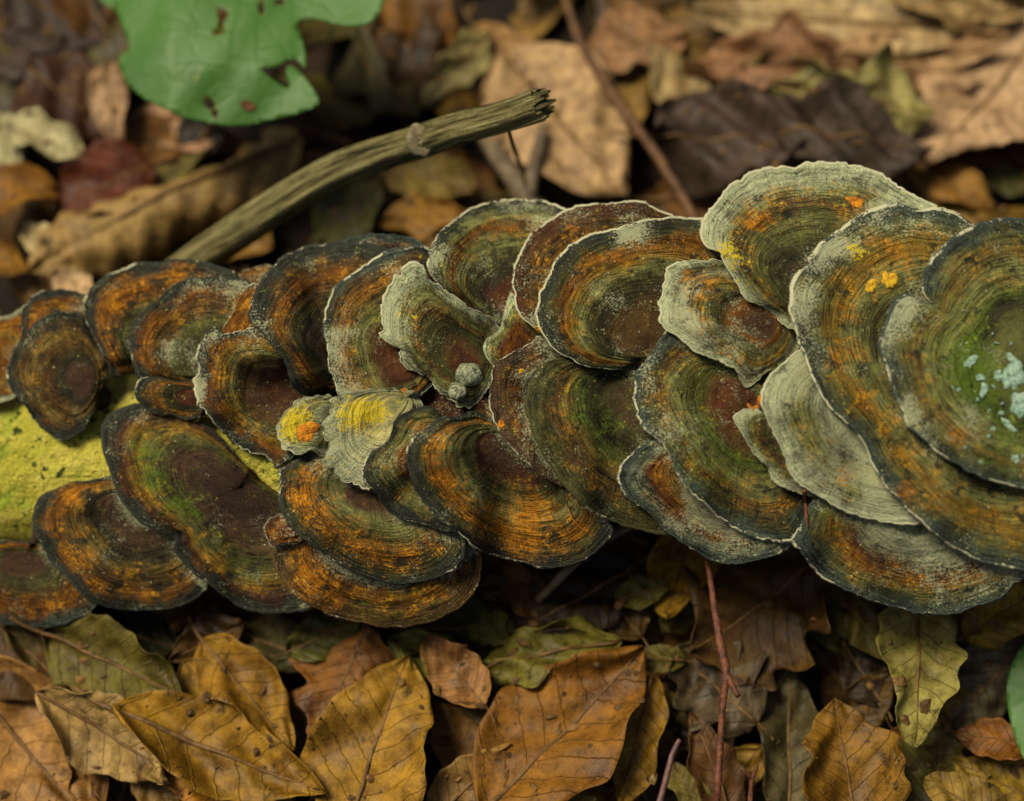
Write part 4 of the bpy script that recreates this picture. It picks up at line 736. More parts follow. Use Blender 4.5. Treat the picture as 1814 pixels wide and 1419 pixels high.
# base x,y  tip x,y  width/length  colour  z  tilt  shape options  label ; order: lower leaves first
HERO = [
 # --- behind the log
 (230, 215, 500, 245, .34, 'pink', .016, 8, dict(wav=.03), 'pinkish tan leaf lying below the big green leaf'),
 (470, 430, 330, 370, .62, 'ochre', .016, 0, dict(wav=.04), 'yellowish leaf on ground right beneath the leaning branch foot'),
 (660, 330, 560, 455, .62, 'dolive', .016, 5, dict(roll=.5), 'olive leaf under the middle of branch'),
 (830, 330, 670, 300, .55, 'olive', .018, 0, dict(roll=.7), 'olive curled leaf below the branch knot'),
 (690, 395, 830, 380, .5, 'ochre', .018, 0, dict(wav=.05), 'flat ochre leaf lying below curled olive leaf'),
 (600, 60, 740, 210, .5, 'dolive', .014, -10, dict(wav=.05), 'dull olive brown leaf right of the green leaf lobes'),
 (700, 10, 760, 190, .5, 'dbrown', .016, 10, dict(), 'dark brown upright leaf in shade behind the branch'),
 (860, 70, 748, 185, .42, 'lyell', .026, -20, dict(roll=.9, torn=.25), 'pale olive curled leaf with ragged end above the branch'),
 (850, 60, 945, 185, .62, 'tan', .022, 8, dict(wav=.05), 'tan leaf standing behind the broken branch end'),
 (905, 110, 1105, 345, .62, 'pink', .026, 6, dict(fold=.12, curl=.4), 'large orange tan ribbed leaf right of the branch tip'),
 (1200, 60, 1010, 110, .62, 'pink', .020, 0, dict(wav=.06), 'crinkled pinkish tan leaf at foot of straight brown twig'),
 (1050, -30, 1180, 40, .6, 'brown', .018, 0, dict(wav=.05), 'brown leaf under upper end of straight brown twig'),
 (1240, 190, 1150, 80, .62, 'tan', .022, 12, dict(roll=.5, wav=.04), 'tan arched leaf left of the wrinkled purple leaf'),
 (1700, 40, 1215, 10, .26, 'ltan', .030, -8, dict(curl=.2, wav=.015), 'long flat tan leaf strip lying far behind everything'),
 (1500, 100, 1215, 115, .42, 'tan', .030, -12, dict(wav=.07, curl=.4, torn=.2), 'crumpled tan leaf behind the wrinkled purple leaf'),
 (1620, 200, 1365, 150, .5, 'lyell', .028, -18, dict(wav=.09, roll=.6, torn=.35), 'pale crumpled leaf with torn wavy edge over purple leaf'),
 (1170, 240, 1440, 230, .62, 'purple', .036, 5, dict(wav=.10, fold=.15, shape='round'), 'wrinkled dark purple brown leaf behind frosted cap, left half'),
 (1400, 240, 1640, 270, .58, 'purple', .036, -4, dict(wav=.10, fold=.1, shape='round'), 'wrinkled dark purple brown leaf behind frosted cap, right half'),
 (1490, 110, 1790, 60, .32, 'tan', .036, 14, dict(curl=.5), 'brown tan leaf with red lower edge lying over grey tan leaf'),
 (1620, 300, 1760, 370, .5, 'ochre', .014, 0, dict(), 'small ochre leaf in dark gap behind huge curling cap'),
 (1850, 40, 1650, 270, .62, 'ltan', .030, 8, dict(fold=.05, corr=.009), 'big grey tan ribbed leaf behind the topmost cap'),
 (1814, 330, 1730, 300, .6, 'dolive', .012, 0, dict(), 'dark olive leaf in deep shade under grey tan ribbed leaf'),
 (1590, -30, 1814, 30, .5, 'tan', .030, 6, dict(wav=.05), 'light tan leaf overlapping the long flat leaf strip'),
 (30, -20, 200, 70, .7, 'purple', .014, 0, dict(wav=.05), 'blackish wet leaf left of the big green leaf'),
 (-20, 110, 110, 60, .6, 'purple', .016, 0, dict(wav=.06), 'blackish crumpled leaf beside blackish wet leaf'),
 (60, 130, 180, 235, .8, 'dred', .024, -10, dict(wav=.05, shape='round'), 'dark red brown leaf folded beside narrow tan leaf'),
 (190, 120, 205, 255, .42, 'pink', .026, 10, dict(roll=.8), 'narrow upright tan curl beside dark red leaf'),
 (20, 225, 138, 270, .6, 'cream', .030, -10, dict(roll=.5, shape='round'), 'cream coloured curled leaf scrap'),
 (255, 300, 95, 385, .72, 'red', .024, 0, dict(wav=.04, shape='round'), 'deep red brown leaf above the long rolled leaf'),
 (-40, 380, 100, 330, .75, 'rust', .028, -14, dict(roll=.9, shape='round'), 'glossy orange brown cupped leaf at left side'),
 (-10, 210, 30, 320, .55, 'cream', .020, 0, dict(), 'pale leaf edge behind glossy orange cupped leaf'),
 (50, 400, 105, 460, .55, 'cream', .026, 0, dict(wav=.05), 'small whitish leaf scrap touching the long rolled leaf'),
 (-40, 440, 50, 480, .6, 'rust', .02, 0, dict(), 'rusty leaf scrap left of long rolled leaf end'),
 (490, 265, 62, 478, .46, 'tan', .026, 0, dict(roll=-2.3, corr=.014, wav=.01), 'long rolled tan beech leaf like a tube behind dark rimmed caps'),
 (100, 490, 170, 520, .6, 'ltan', .03, 0, dict(wav=.05), 'light tan scrap just behind small dark topped cap'),
 # --- in front of the log
 (20, 1120, 160, 1150, 0.54, 'olive', 0.013, -2, dict(roll=0.13, wav=.05), 'olive leaf end poking out under dark low left cap'),
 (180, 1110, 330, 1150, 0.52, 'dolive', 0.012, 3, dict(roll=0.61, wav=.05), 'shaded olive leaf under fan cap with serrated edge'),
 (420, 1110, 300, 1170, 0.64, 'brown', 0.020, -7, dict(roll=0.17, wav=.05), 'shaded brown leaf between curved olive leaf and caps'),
 (520, 1150, 640, 1095, 0.56, 'olive', 0.020, 12, dict(roll=-0.28, wav=.05), 'mossy olive leaf right under the lowest wide cap'),
 (700, 1140, 840, 1180, 0.54, 'ygreen', 0.021, 12, dict(roll=0.30, wav=.05), 'dull green leaf behind the broad yellow leaf tip'),
 (560, 1330, 480, 1220, 0.55, 'ochre', 0.015, -9, dict(roll=-0.06, wav=.05), 'ochre leaf squeezed between ragged lobed leaf and bright orange leaf'),
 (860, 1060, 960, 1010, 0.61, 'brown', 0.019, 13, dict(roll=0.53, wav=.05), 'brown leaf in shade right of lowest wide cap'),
 (950, 1090, 900, 990, 0.57, 'rust', 0.020, -4, dict(roll=0.34, wav=.05), 'rust leaf beneath left end of large oval cap'),
 (1060, 1000, 1150, 960, 0.59, 'ochre', 0.014, 1, dict(roll=-0.09, wav=.05), 'ochre leaf directly below the straw stem'),
 (1130, 1120, 1060, 1040, 0.67, 'brown', 0.020, 3, dict(roll=0.52, wav=.05), 'brown leaf between straw stem and red stem'),
 (1180, 1110, 1260, 1010, 0.50, 'olive', 0.015, 8, dict(roll=0.57, wav=.05), 'olive leaf left of the red stem top'),
 (1350, 1010, 1440, 1060, 0.65, 'brown', 0.017, -1, dict(roll=0.07, wav=.05), 'brown leaf under wedge shaped dusty cap'),
 (1400, 1110, 1330, 1190, 0.55, 'olive', 0.017, -7, dict(roll=-0.06, wav=.05), 'olive leaf right of red stem spur'),
 (1470, 1040, 1560, 1100, 0.65, 'ochre', 0.012, -13, dict(roll=0.11, wav=.05), 'ochre leaf under left end of broad bottom cap'),
 (1600, 1130, 1700, 1090, 0.68, 'brown', 0.017, 6, dict(roll=0.12, wav=.05), 'brown leaf just under broad bottom cap middle'),
 (1700, 1080, 1760, 1150, 0.56, 'olive', 0.022, -8, dict(roll=-0.33, wav=.05), 'olive leaf left of the yellow leaf by bottom cap'),
 (1660, 1190, 1730, 1250, 0.66, 'ochre', 0.018, 0, dict(roll=-0.10, wav=.05), 'ochre scrap right of pale funnel leaf'),
 (960, 1240, 860, 1290, 0.56, 'ochre', 0.019, -4, dict(roll=0.30, wav=.05), 'ochre leaf left of smooth orange brown leaf'),
 (1190, 1230, 1290, 1290, 0.54, 'olive', 0.015, 12, dict(roll=-0.33, wav=.05), 'dull olive leaf at red stem knee'),
 (1340, 1330, 1260, 1420, 0.54, 'ochre', 0.020, 5, dict(roll=0.55, wav=.05), 'ochre leaf right of red stem foot'),
 (560, 1419, 690, 1390, 0.52, 'orange', 0.021, -5, dict(roll=0.10, wav=.05), 'orange leaf end below broad yellow leaf'),
 (180, 1419, 120, 1330, 0.51, 'rust', 0.019, 14, dict(roll=0.66, wav=.05), 'rust leaf below rolled pale leaf'),
 (430, 1440, 530, 1380, 0.55, 'ochre', 0.019, -4, dict(roll=-0.38, wav=.05), 'ochre leaf under tip of bright orange leaf'),
 (1590, 1300, 1680, 1390, 0.55, 'rust', 0.022, 10, dict(roll=0.32, wav=.05), 'rust leaf between shiny orange leaf and tan ribbed tip'),
 (330, 1180, 400, 1250, 0.66, 'ochre', 0.021, 7, dict(roll=0.50, wav=.05), 'small ochre leaf left of folded ochre leaf'),
 (-30, 1090, 130, 1220, .8, 'brown', .008, 6, dict(wav=.04), 'dark orange brown leaf in shade under the lowest left cap'),
 (-60, 1200, 150, 1450, .62, 'pink', .022, -4, dict(wav=.02, corr=.004, shape='beech'), 'big pinkish orange leaf with diagonal dark midrib'),
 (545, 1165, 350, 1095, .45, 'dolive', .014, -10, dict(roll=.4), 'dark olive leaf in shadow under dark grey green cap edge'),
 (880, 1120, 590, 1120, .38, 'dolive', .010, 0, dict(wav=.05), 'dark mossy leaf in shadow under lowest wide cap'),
 (95, 1130, 320, 1235, .55, 'olive', .026, 20, dict(roll=.6), 'olive tan curved leaf with dark brown underside'),
 (300, 1260, 380, 1180, .6, 'dred', .014, 0, dict(), 'dark red brown leaf in gap beside curved olive leaf'),
 (245, 1365, 320, 1450, .55, 'tan', .020, 0, dict(), 'tan leaf end below the rolled pale leaf'),
 (85, 1240, 300, 1385, .42, 'ltan', .034, 18, dict(roll=.9, corr=.009, shape='beech'), 'pale tan leaf rolled along its length with clear side veins'),
 (372, 1150, 520, 1325, .52, 'ochre', .028, -12, dict(fold=.25), 'ochre leaf with brown veins folded near ragged orange leaf'),
 (450, 1290, 560, 1350, .6, 'grey', .016, 0, dict(), 'greyish mottled leaf scrap behind the bright orange leaf'),
 (235, 1270, 575, 1405, .40, 'orange', .036, -6, dict(fold=.2, corr=.008, shape='beech'), 'bright orange tan pointed leaf with dark midrib'),
 (420, 1400, 250, 1330, .5, 'orange', .026, 8, dict(), 'orange leaf partly below the bright pointed leaf'),
 (640, 1120, 560, 1300, .72, 'rust', .024, 6, dict(shape='lobed', wav=.04), 'ragged orange brown lobed leaf below the caps'),
 (900, 1120, 818, 1095, .62, 'ygreen', .020, 0, dict(shape='round', torn=.1), 'small yellow green leaf right of lowest wide cap'),
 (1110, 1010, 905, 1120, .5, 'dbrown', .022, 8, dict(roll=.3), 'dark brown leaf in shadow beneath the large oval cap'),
 (1100, 1060, 1185, 1040, .6, 'olive', .024, 0, dict(), 'small tan olive leaf in gap below dull brown cap'),
 (850, 1240, 755, 1130, .55, 'tan', .026, -10, dict(fold=.2), 'small tan olive leaf behind the mottled green leaf'),
 (1075, 1140, 825, 1190, .38, 'ygreen', .026, 5, dict(wav=.06, torn=.15), 'mottled yellow green decaying leaf'),
 (1205, 1170, 1100, 1165, .4, 'olive', .02, 0, dict(), 'small olive leaf tip right of mottled green leaf'),
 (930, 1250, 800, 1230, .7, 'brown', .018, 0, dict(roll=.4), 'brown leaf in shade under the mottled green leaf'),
 (870, 1380, 775, 1250, .6, 'rust', .020, 6, dict(), 'orange brown leaf right of the broad yellow leaf'),
 (620, 1450, 722, 1165, .70, 'yellow', .034, -5, dict(fold=.08, corr=.009, shape='beech'), 'broad yellow ochre leaf with strong side veins'),
 (770, 1450, 905, 1320, .5, 'tan', .030, 8, dict(), 'tan olive leaf wedge between yellow and brown leaves'),
 (880, 1410, 1135, 1148, .62, 'rust', .040, -10, dict(fold=.22, curl=.5, corr=.003, shape='beech'), 'large smooth orange brown pointed leaf folded along its midrib'),
 (1000, 1470, 975, 1358, .8, 'lyell', .036, 0, dict(), 'pale olive leaf tip in front of smooth orange brown leaf'),
 (1150, 1215, 1100, 1430, .40, 'ochre', .032, 14, dict(roll=.6, twist=.6), 'slender twisted ochre leaf right of smooth orange brown leaf'),
 (1230, 930, 1180, 1095, .62, 'yellow', .024, 0, dict(), 'bright yellow ochre leaf below the dull brown cap'),
 (1440, 1000, 1230, 1150, .85, 'brown', .028, 6, dict(shape='lobed', wav=.04), 'big dark orange brown leaf behind red stem'),
 (1330, 1270, 1200, 1150, .75, 'grey', .020, 0, dict(wav=.05), 'greyish olive decaying leaf crossed by red stem'),
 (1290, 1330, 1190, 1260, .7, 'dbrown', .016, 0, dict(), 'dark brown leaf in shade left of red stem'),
 (1300, 1450, 1225, 1265, .42, 'brown', .026, 10, dict(roll=.6), 'brown curled leaf behind the red stem'),
 (1250, 1440, 1190, 1350, .5, 'olive', .028, 0, dict(), 'small olive tan leaf between mauve twig and red stem'),
 (1430, 1050, 1500, 1160, .6, 'olive', .018, -8, dict(roll=.4), 'olive leaf below the broad bottom cap'),
 (1510, 1080, 1580, 1170, .6, 'olive', .020, 6, dict(wav=.05), 'yellow olive crumpled leaf left of pale funnel leaf'),
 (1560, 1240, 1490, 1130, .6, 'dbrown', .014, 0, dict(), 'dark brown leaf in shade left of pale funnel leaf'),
 (1400, 1440, 1400, 1170, .45, 'grey', .026, 8, dict(fold=.2), 'long grey tan leaf with thin dark midrib'),
 (1500, 1290, 1585, 1185, .55, 'brown', .024, 8, dict(fold=.2), 'brown folded leaf between grey tan leaf and pale funnel leaf'),
 (1625, 1070, 1620, 1320, .45, 'lyell', .034, 0, dict(roll=1.1, torn=.2, shape='round'), 'pale yellow green funnel shaped rolled leaf'),
 (1690, 1110, 1620, 1060, .6, 'brown', .020, 0, dict(), 'small brown leaf under the broad bottom cap edge'),
 (1790, 1160, 1690, 1290, .7, 'grey', .018, -6, dict(wav=.04), 'grey brown decaying leaf near small green leaf'),
 (1720, 1120, 1830, 1050, .6, 'yellow', .030, 8, dict(fold=.25), 'yellow leaf with dark midrib right of broad bottom cap'),
 (1640, 1450, 1680, 1290, .8, 'olive', .022, 0, dict(), 'olive ochre leaf right of the shiny orange leaf'),
 (1830, 1330, 1690, 1300, .5, 'rust', .030, 14, dict(roll=.9), 'rust brown curled sliver under small green leaf'),
 (1850, 1430, 1690, 1350, .7, 'ochre', .026, 0, dict(wav=.04), 'ochre leaf spread below rust curled sliver'),
 (1770, 1470, 1640, 1380, .6, 'tan', .032, 6, dict(corr=.009), 'tan ribbed leaf tip beside shiny orange leaf'),
 (1520, 1470, 1478, 1243, .95, 'orange', .040, 2, dict(fold=.2, corr=.004, curl=.3, shape='beech'), 'shiny orange brown leaf standing near the lower right'),
]
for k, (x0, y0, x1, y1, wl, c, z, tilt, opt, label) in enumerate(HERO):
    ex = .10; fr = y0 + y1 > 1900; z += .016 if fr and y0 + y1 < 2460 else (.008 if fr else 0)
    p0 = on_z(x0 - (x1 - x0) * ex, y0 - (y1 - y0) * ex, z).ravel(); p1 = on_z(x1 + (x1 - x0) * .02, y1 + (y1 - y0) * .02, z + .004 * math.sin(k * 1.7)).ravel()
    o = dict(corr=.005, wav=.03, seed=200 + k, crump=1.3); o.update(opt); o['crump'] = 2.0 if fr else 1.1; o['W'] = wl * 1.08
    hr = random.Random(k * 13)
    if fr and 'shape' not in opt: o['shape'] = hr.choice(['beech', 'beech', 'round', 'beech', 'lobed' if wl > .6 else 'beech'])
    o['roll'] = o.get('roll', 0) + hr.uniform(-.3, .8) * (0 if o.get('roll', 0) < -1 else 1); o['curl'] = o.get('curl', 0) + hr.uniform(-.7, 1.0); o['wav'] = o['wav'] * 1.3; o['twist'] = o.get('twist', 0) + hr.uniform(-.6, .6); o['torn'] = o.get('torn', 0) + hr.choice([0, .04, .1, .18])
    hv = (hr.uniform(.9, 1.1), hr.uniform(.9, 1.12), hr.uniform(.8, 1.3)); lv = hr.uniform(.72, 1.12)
    place_leaf('fallen_leaf', p0, p1, tuple(v * lv * hq * (.66 if fr else 1.0) for hq, v in zip(hv, (lin(LC[c]) if fr else lin(LB.get(c, LC[c]))))), label, GL, tilt, stalk=k % 2 == 0, **o)  # front leaves scaled darker in colour, painting in the dimmer light in the foreground

# under-layer of look-alike leaves, built from a few shared meshes
protos = []
for k in range(10):
    bl, rb, sk = leaf_meshes(W=rng.uniform(.48, .68), fold=rng.uniform(-.1, .3), roll=rng.uniform(-.8, .9), curl=rng.uniform(-.8, .8), twist=rng.uniform(-.4, .4), wav=rng.uniform(.02, .07), corr=.006, seed=500 + k, torn=rng.choice([0, 0, .15]), L=.066, nu=20, nv=6)
    mk = []
    for nm_, d_, mt in (('blade', bl, M['leaf']), ('midrib', rb, M['rib']), ('stalk', sk, M['rib'])):
        o = mesh_obj(nm_, d_[0], d_[1], mt, attrs=d_[2] if nm_ == 'blade' else None); mk.append(o.data); bpy.data.objects.remove(o)
    protos.append(mk)
FILL = [('brown', 'plain brown leaf half buried in the litter'), ('tan', 'plain tan leaf half buried in the litter'), ('olive', 'plain olive leaf half buried in the litter'), ('dbrown', 'plain dark brown leaf half buried in the litter'), ('rust', 'plain rusty leaf half buried in the litter'), ('ochre', 'plain ochre leaf half buried in the litter')]
def rand_leaf_matrix(x, y, z, tl=.28):
    return Matrix.Translation((x, y, z)) @ Matrix.Rotation(rng.uniform(0, 6.28), 4, 'Z') @ Matrix.Rotation(rng.gauss(0, tl), 4, 'X') @ Matrix.Rotation(rng.gauss(0, tl * .6), 4, 'Y')
cells = []
for a_ in range(17):
    for b_ in range(14):
        cells.append((-.31 + .62 * (a_ + rng.uniform(.1, .9)) / 17, -.21 + .55 * (b_ + rng.uniform(.1, .9)) / 14))
LAND = [(on_z(a, b, .01).ravel(), t) for a, b, t in ((120, 60, 'near the blackish wet leaf'), (60, 330, 'near the glossy orange cupped leaf'), (300, 330, 'near the long rolled tan leaf'), (400, 110, 'under the large holed green leaf'), (600, 330, 'under the broken branch'), (680, 100, 'near the dark brown upright leaf'), (820, 110, 'near the pale curled ragged leaf'), (830, 360, 'below the branch knot'), (1020, 230, 'near the large ribbed leaf by branch tip'), (1080, 30, 'at the straight brown twig'), (1300, 100, 'near the crumpled tan leaf'), (1400, 240, 'under the wrinkled purple leaf'), (1740, 150, 'under the big grey tan ribbed leaf'), (1600, 20, 'near the long flat leaf strip'), (40, 1160, 'below the lowest left cap'), (60, 1330, 'near the big pinkish orange leaf'), (250, 1180, 'near the curved olive tan leaf'), (420, 1340, 'near the bright orange pointed leaf'), (600, 1200, 'near the ragged orange lobed leaf'), (690, 1300, 'under the broad yellow ochre leaf'), (850, 1140, 'near the mottled green leaf'), (1000, 1050, 'below the large oval cap'), (1010, 1280, 'under the smooth orange brown leaf'), (1150, 1320, 'near the slender twisted ochre leaf'), (1280, 1080, 'behind the red brown stem'), (1270, 1350, 'around the red brown stem foot'), (1430, 1280, 'near the long grey tan leaf'), (1520, 1120, 'below the broad bottom cap'), (1500, 1350, 'under the shiny orange leaf'), (1620, 1200, 'near the pale funnel leaf'), (1770, 1120, 'near the yellow leaf by bottom cap'), (1760, 1350, 'near the small dark green leaf'), (500, 750, 'under the log beneath left caps'), (1000, 720, 'under the middle of the log'), (1500, 700, 'under the raised end of the log'))]
for (x, y) in cells:
    c, label = rng.choice(FILL)
    label = label.replace('half buried in the litter', 'half buried ' + min(LAND, key=lambda q: (q[0][0] - x) ** 2 + (q[0][1] - y) ** 2)[1]); root = bpy.data.objects.new('litter_leaf', None); root.empty_display_size = .005; link(root)
    root.matrix_world = rand_leaf_matrix(x, y, rng.uniform(.004, .013)); tag(root, label, 'leaf', label[6:] if 0 else 'litter leaves, ' + label[6:])
    for nm_, me in zip(('blade', 'midrib', 'stalk'), rng.choice(protos)):
        o = bpy.data.objects.new(nm_, me); link(o, blade_ if nm_ == 'midrib' else root)
        if nm_ == 'blade':
            blade_ = o
            q = rng.uniform(.35, .75); o.color = (*[min(1, v * q) for v in lin(LC[c])], 1)
# litter beyond, one mass
V = []; F = []; lfat = []; tn = []; off = 0
bl = [leaf_meshes(W=.55, fold=.15, roll=.5 * s, wav=.05, seed=700 + k, L=.066, nu=6, nv=2)[0] for k, s in enumerate((-1, .3, 1))]
bf = [np.array([list(f) for f in b[1]]) for b in bl]
for k in range(5200):
    r_ = rng.uniform(0, 1) ** .55 * 1.5; t_ = rng.uniform(0, 6.28); x, y = r_ * math.cos(t_), r_ * math.sin(t_) + .06
    if abs(x) < .29 and -.19 < y < .32: continue
    b = bl[k % 3]; mat = np.array(rand_leaf_matrix(x, y, rng.uniform(.001, .012), .2))
    V.append(b[0] @ mat[:3, :3].T + mat[:3, 3]); F.append(bf[k % 3] + off); off += len(b[0]); lfat.append(b[2]['leaf']); tn.append(np.full(len(b[0]), rng.uniform(-.7, .45)))
o = mesh_obj('leaf_litter', np.vstack(V), np.vstack(F).tolist(), M['leaf'], attrs={'leaf': np.vstack(lfat), 'tint': np.concatenate(tn)}); o.color = (*lin('75531f'), 1)
tag(o, 'brown leaf litter spreading over the forest floor', 'leaf litter', kind='stuff')

# ------------------------------------------------------------------ green leaves
def inpoly(p, poly):
    x, y = p; r = False; n = len(poly); j = n - 1
    for i in range(n):
        if (poly[i][1] > y) != (poly[j][1] > y) and x < (poly[j][0] - poly[i][0]) * (y - poly[i][1]) / (poly[j][1] - poly[i][1]) + poly[i][0]: r = not r
        j = i
    return r
def sheet(outline, holes, zf, step=9):
    O_ = [tuple(p) for p in resample(catmull(outline, 6), int(len(outline) * 7))]; H = [[tuple(p) for p in resample(catmull(h, 6), len(h) * 3)] for h in holes]
    pts = list(O_); edges = [(i, (i + 1) % len(O_)) for i in range(len(O_))]
    for h in H:
        b = len(pts); pts += h; edges += [(b + i, b + (i + 1) % len(h)) for i in range(len(h))]
    xs = [p[0] for p in O_]; ys = [p[1] for p in O_]; r = random.Random(3)
    y = min(ys)
    while y < max(ys):
        x = min(xs)
        while x < max(xs):
            q = (x + r.uniform(-2, 2), y + r.uniform(-2, 2))
            if inpoly(q, O_) and not any(inpoly(q, h) for h in H): pts.append(q)
            x += step
        y += step
    v, e, f, *_ = delaunay_2d_cdt([Vector(p) for p in pts], edges, [], 0, 1e-4)
    F = []
    for t in f:
        c = (sum(v[i].x for i in t) / 3, sum(v[i].y for i in t) / 3)
        if inpoly(c, O_) and not any(inpoly(c, h) for h in H): F.append(tuple(t))
    vx = np.array([q.x for q in v]); vy = np.array([q.y for q in v])
    P = on_z(vx, vy, zf(vx, vy))
    f0 = F[0]
    Fo = []
    for t in F:
        up = np.cross(P[t[1]] - P[t[0]], P[t[2]] - P[t[0]])[2]
        Fo.append(t if up > 0 else t[::-1])
    ed = np.zeros(len(P)); hp = np.array([q for h in H for q in h]) if H else None
    if H: ed = (np.min((vx[:, None] - hp[:, 0]) ** 2 + (vy[:, None] - hp[:, 1]) ** 2, axis=1) < 4).astype(float)
    sheet.edge = ed
    return P, Fo
OUT = [(196, -60), (200, 0), (212, 35), (222, 60), (228, 86), (213, 97), (211, 118), (224, 145), (248, 170), (285, 190), (330, 209), (380, 219), (430, 223), (480, 212), (530, 200), (562, 186), (563, 172), (548, 148), (528, 124), (512, 116), (506, 130), (514, 154), (500, 152), (462, 122), (490, 118), (518, 104), (534, 114), (541, 122), (541, 96), (533, 60), (524, 48), (536, 34), (560, 34), (595, 42), (628, 46), (655, 40), (672, 22), (680, 0), (684, -60), (560, -110), (360, -120)]
HOLES = [[(384, 15), (398, 18), (402, 28), (393, 42), (396, 54), (384, 60), (378, 56), (388, 44), (390, 30)], [(458, 8), (466, 4), (468, 18), (462, 25)], [(488, 2), (504, 1), (500, 7), (490, 6)], [(364, 177), (374, 176), (380, 190), (370, 192)], [(376, 197), (383, 196), (384, 205), (378, 206)]]
ctr = (430, 60)
zf = lambda x, y: .085 + .003 * np.sin((x - 250) / 95.) * np.cos((y - 40) / 80.) - .000055 * np.maximum(y - 120, 0) - .00008 * np.maximum(300 - x, 0) + .0004 * np.sin(x / 17. + y / 23.) + .00006 * np.maximum(x - 530, 0)
P, F = sheet(OUT, HOLES, zf)
gl = empty('green_leaf', on_z(440, -90, .083).ravel()); g0 = np.array(gl.location)
tag(gl, 'large fresh green leaf with insect holes and torn lobes', 'leaf')
go = mesh_obj('blade', P, F, M['green'], gl, g0, attrs={'edge': sheet.edge}); sm = go.modifiers.new('thick', 'SOLIDIFY'); sm.thickness = .0003; sm.offset = -1
def vein(pts, r0, r1, parent, orig, zfun, mat):
    C = catmull(pts, 6, False); Q = on_z(C[:, 0], C[:, 1], zfun(C[:, 0], C[:, 1]) - .00015)
    V, F, A = tube(list(Q), [r0, r1], 6, 1, 0, True, 1); mesh_obj('vein', V, F, mat, parent, orig)
for pts in ([(440, -110), (425, 0), (410, 60), (398, 120), (385, 170), (392, 214)], [(440, -80), (350, 0), (345, 60), (340, 110), (350, 150)], [(430, -60), (290, 0), (283, 60), (280, 100)],
            [(425, 0), (455, 40), (452, 90), (470, 150), (520, 176), (556, 180)], [(440, -70), (540, 0), (600, 15), (650, 18)], [(411, 56), (360, 50), (300, 55), (240, 48)], [(398, 118), (340, 112), (270, 118), (232, 110)], [(402, 100), (450, 108), (456, 120)],
            [(385, 168), (330, 165), (280, 172)], [(425, 8), (480, 12), (520, 30)], [(452, 90), (500, 80), (530, 72)], [(392, 150), (440, 160), (470, 152)], [(340, 110), (310, 140), (290, 180)]):
    vein(pts, .0004, .0001, go, g0, zf, M['greenrib'])
sp_ = [on_z(440, -105, .083).ravel(), on_z(445, -140, .07).ravel(), on_z(440, -190, .03).ravel(), on_z(430, -230, -.002).ravel()]
V, F, A = tube(sp_, [.0011, .0012, .0013, .0014], 8, 1, .03, True, 5); mesh_obj('stalk', V, F, M['greenrib'], gl, g0)
tag(mesh_obj('brown_leaf_scrap', *(lambda q: (q[0], q[1]))(sheet([(425, 180), (438, 178), (450, 184), (452, 192), (440, 196), (428, 190)], [], lambda x, y: zf(x, y) + .0006, 5)), M['brownhole'], None, on_z(440, 188, zf(440., 188.)).ravel()), 'small brown scrap stuck near tip of the big green leaf', 'scrap')
def small_green(outl, zf2, label, mid):
    P, F = sheet(outl, [], zf2, 10); b = on_z(mid[0][0], mid[0][1], zf2(np.array(float(mid[0][0])), np.array(float(mid[0][1])))).ravel()
    r = empty('green_leaf', b); tag(r, label, 'leaf'); q = mesh_obj('blade', P, F, M['green'], r, b); s = q.modifiers.new('thick', 'SOLIDIFY'); s.thickness = .0003; s.offset = -1
    vein(mid, .0007, .0003, q, b, zf2, M['greenrib'])
    e = on_z(mid[0][0], mid[0][1], zf2(np.array(float(mid[0][0])), np.array(float(mid[0][1])))).ravel()
    V, F, A = tube([e, e + np.array([.006, -.002, -.012]), e + np.array([.008, -.002, -e[2] - .003])], [.0008, .0009, .001], 6, 1, .02, True, 4); mesh_obj('stalk', V, F, M['greenrib'], r, b)
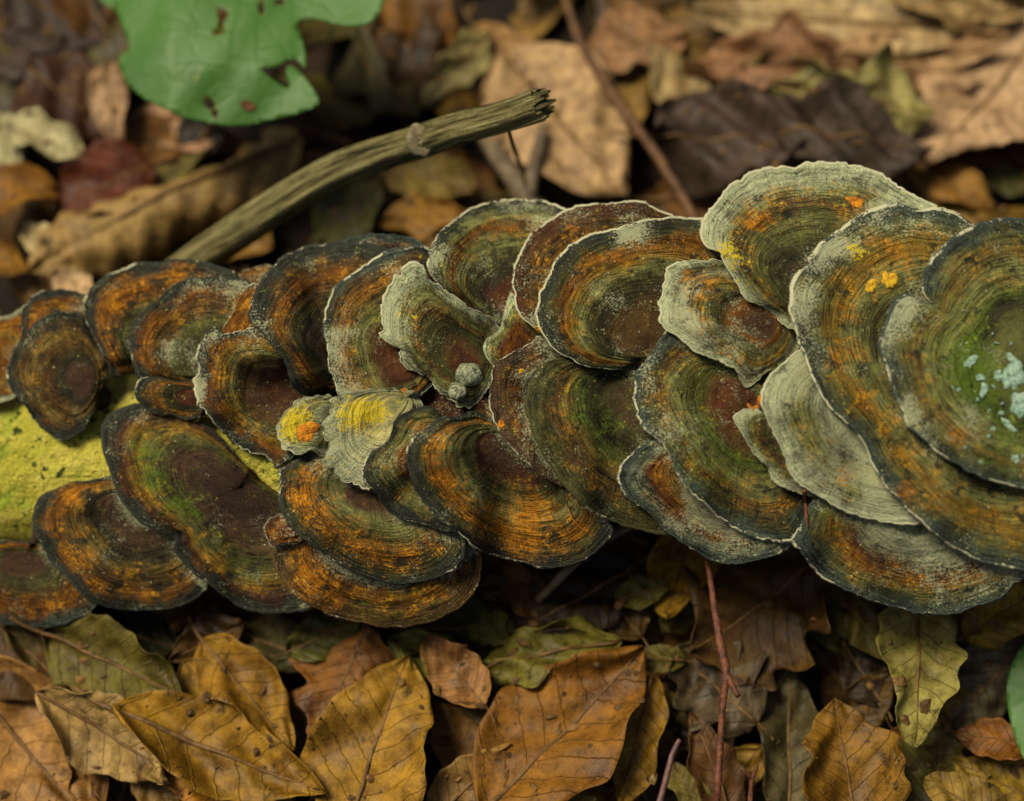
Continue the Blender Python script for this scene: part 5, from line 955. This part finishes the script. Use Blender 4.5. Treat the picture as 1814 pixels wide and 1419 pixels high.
small_green([(1900, 1120), (1840, 1125), (1806, 1150), (1788, 1190), (1783, 1230), (1789, 1275), (1803, 1320), (1830, 1370), (1880, 1390), (1930, 1330), (1940, 1200)], lambda x, y: .045 + .00006 * (x - 1783) + .001 * np.sin(y / 30.), 'dark green leaf edge above ochre litter', [(1900, 1385), (1880, 1300), (1870, 1200), (1890, 1130)])
small_green([(150, -60), (172, -8), (192, 12), (206, 16), (212, 0), (214, -60), (190, -90)], lambda x, y: .052 + 0 * x, 'bright green leaf tip tucked behind the large holed leaf', [(186, -85), (190, -40), (200, 8)])

# ------------------------------------------------------------------ crumbs and leaf fragments lying on the litter
bpy.context.view_layer.update(); dg = bpy.context.evaluated_depsgraph_get()
V = []; F = []; off = 0; cr = random.Random(21)
for k in range(1500):
    x, y = cr.uniform(-.26, .26), cr.choice([cr.uniform(-.2, -.04), cr.uniform(.06, .3)])
    hit, loc, nor, idx, ob_, mt_ = scene.ray_cast(dg, Vector((x, y, .5)), Vector((0, 0, -1)))
    if not hit or not (ob_.name.startswith('blade') or ob_.name == 'ground') or (ob_.parent and ob_.parent.name.startswith('green_leaf')): continue
    q = nor.to_track_quat('Z', 'Y'); n_ = cr.randint(5, 8); r0 = cr.choice([.0006, .0008, .001, .0014, .0022, .003]); as_ = cr.uniform(.35, 1)
    ring_ = [Vector((math.cos(6.283 * j / n_) * r0 * cr.uniform(.6, 1.2), math.sin(6.283 * j / n_) * r0 * as_ * cr.uniform(.6, 1.2), .0002 + cr.uniform(0, .12) * r0)) for j in range(n_)]
    sp = Matrix.Rotation(cr.uniform(0, 6.28), 3, 'Z')
    V += [tuple(loc + q @ (sp @ p)) for p in ring_] + [tuple(loc + q @ Vector((0, 0, .0004 + .35 * r0)))] + [tuple(loc - nor * .0005)]
    F += [(off + j, off + (j + 1) % n_, off + n_) for j in range(n_)] + [(off + (j + 1) % n_, off + j, off + n_ + 1) for j in range(n_)]; off += n_ + 2
M['crumb'] = simple_material('litter_crumb', '2c1d0e', '7a5a2e', 90, .8, .0004, 700, .3, '9a8450', .62)
tag(mesh_obj('litter_crumbs', V, F, M['crumb'], smooth=False), 'tiny crumbs and leaf fragments scattered over the fallen leaves', 'crumbs', kind='stuff')
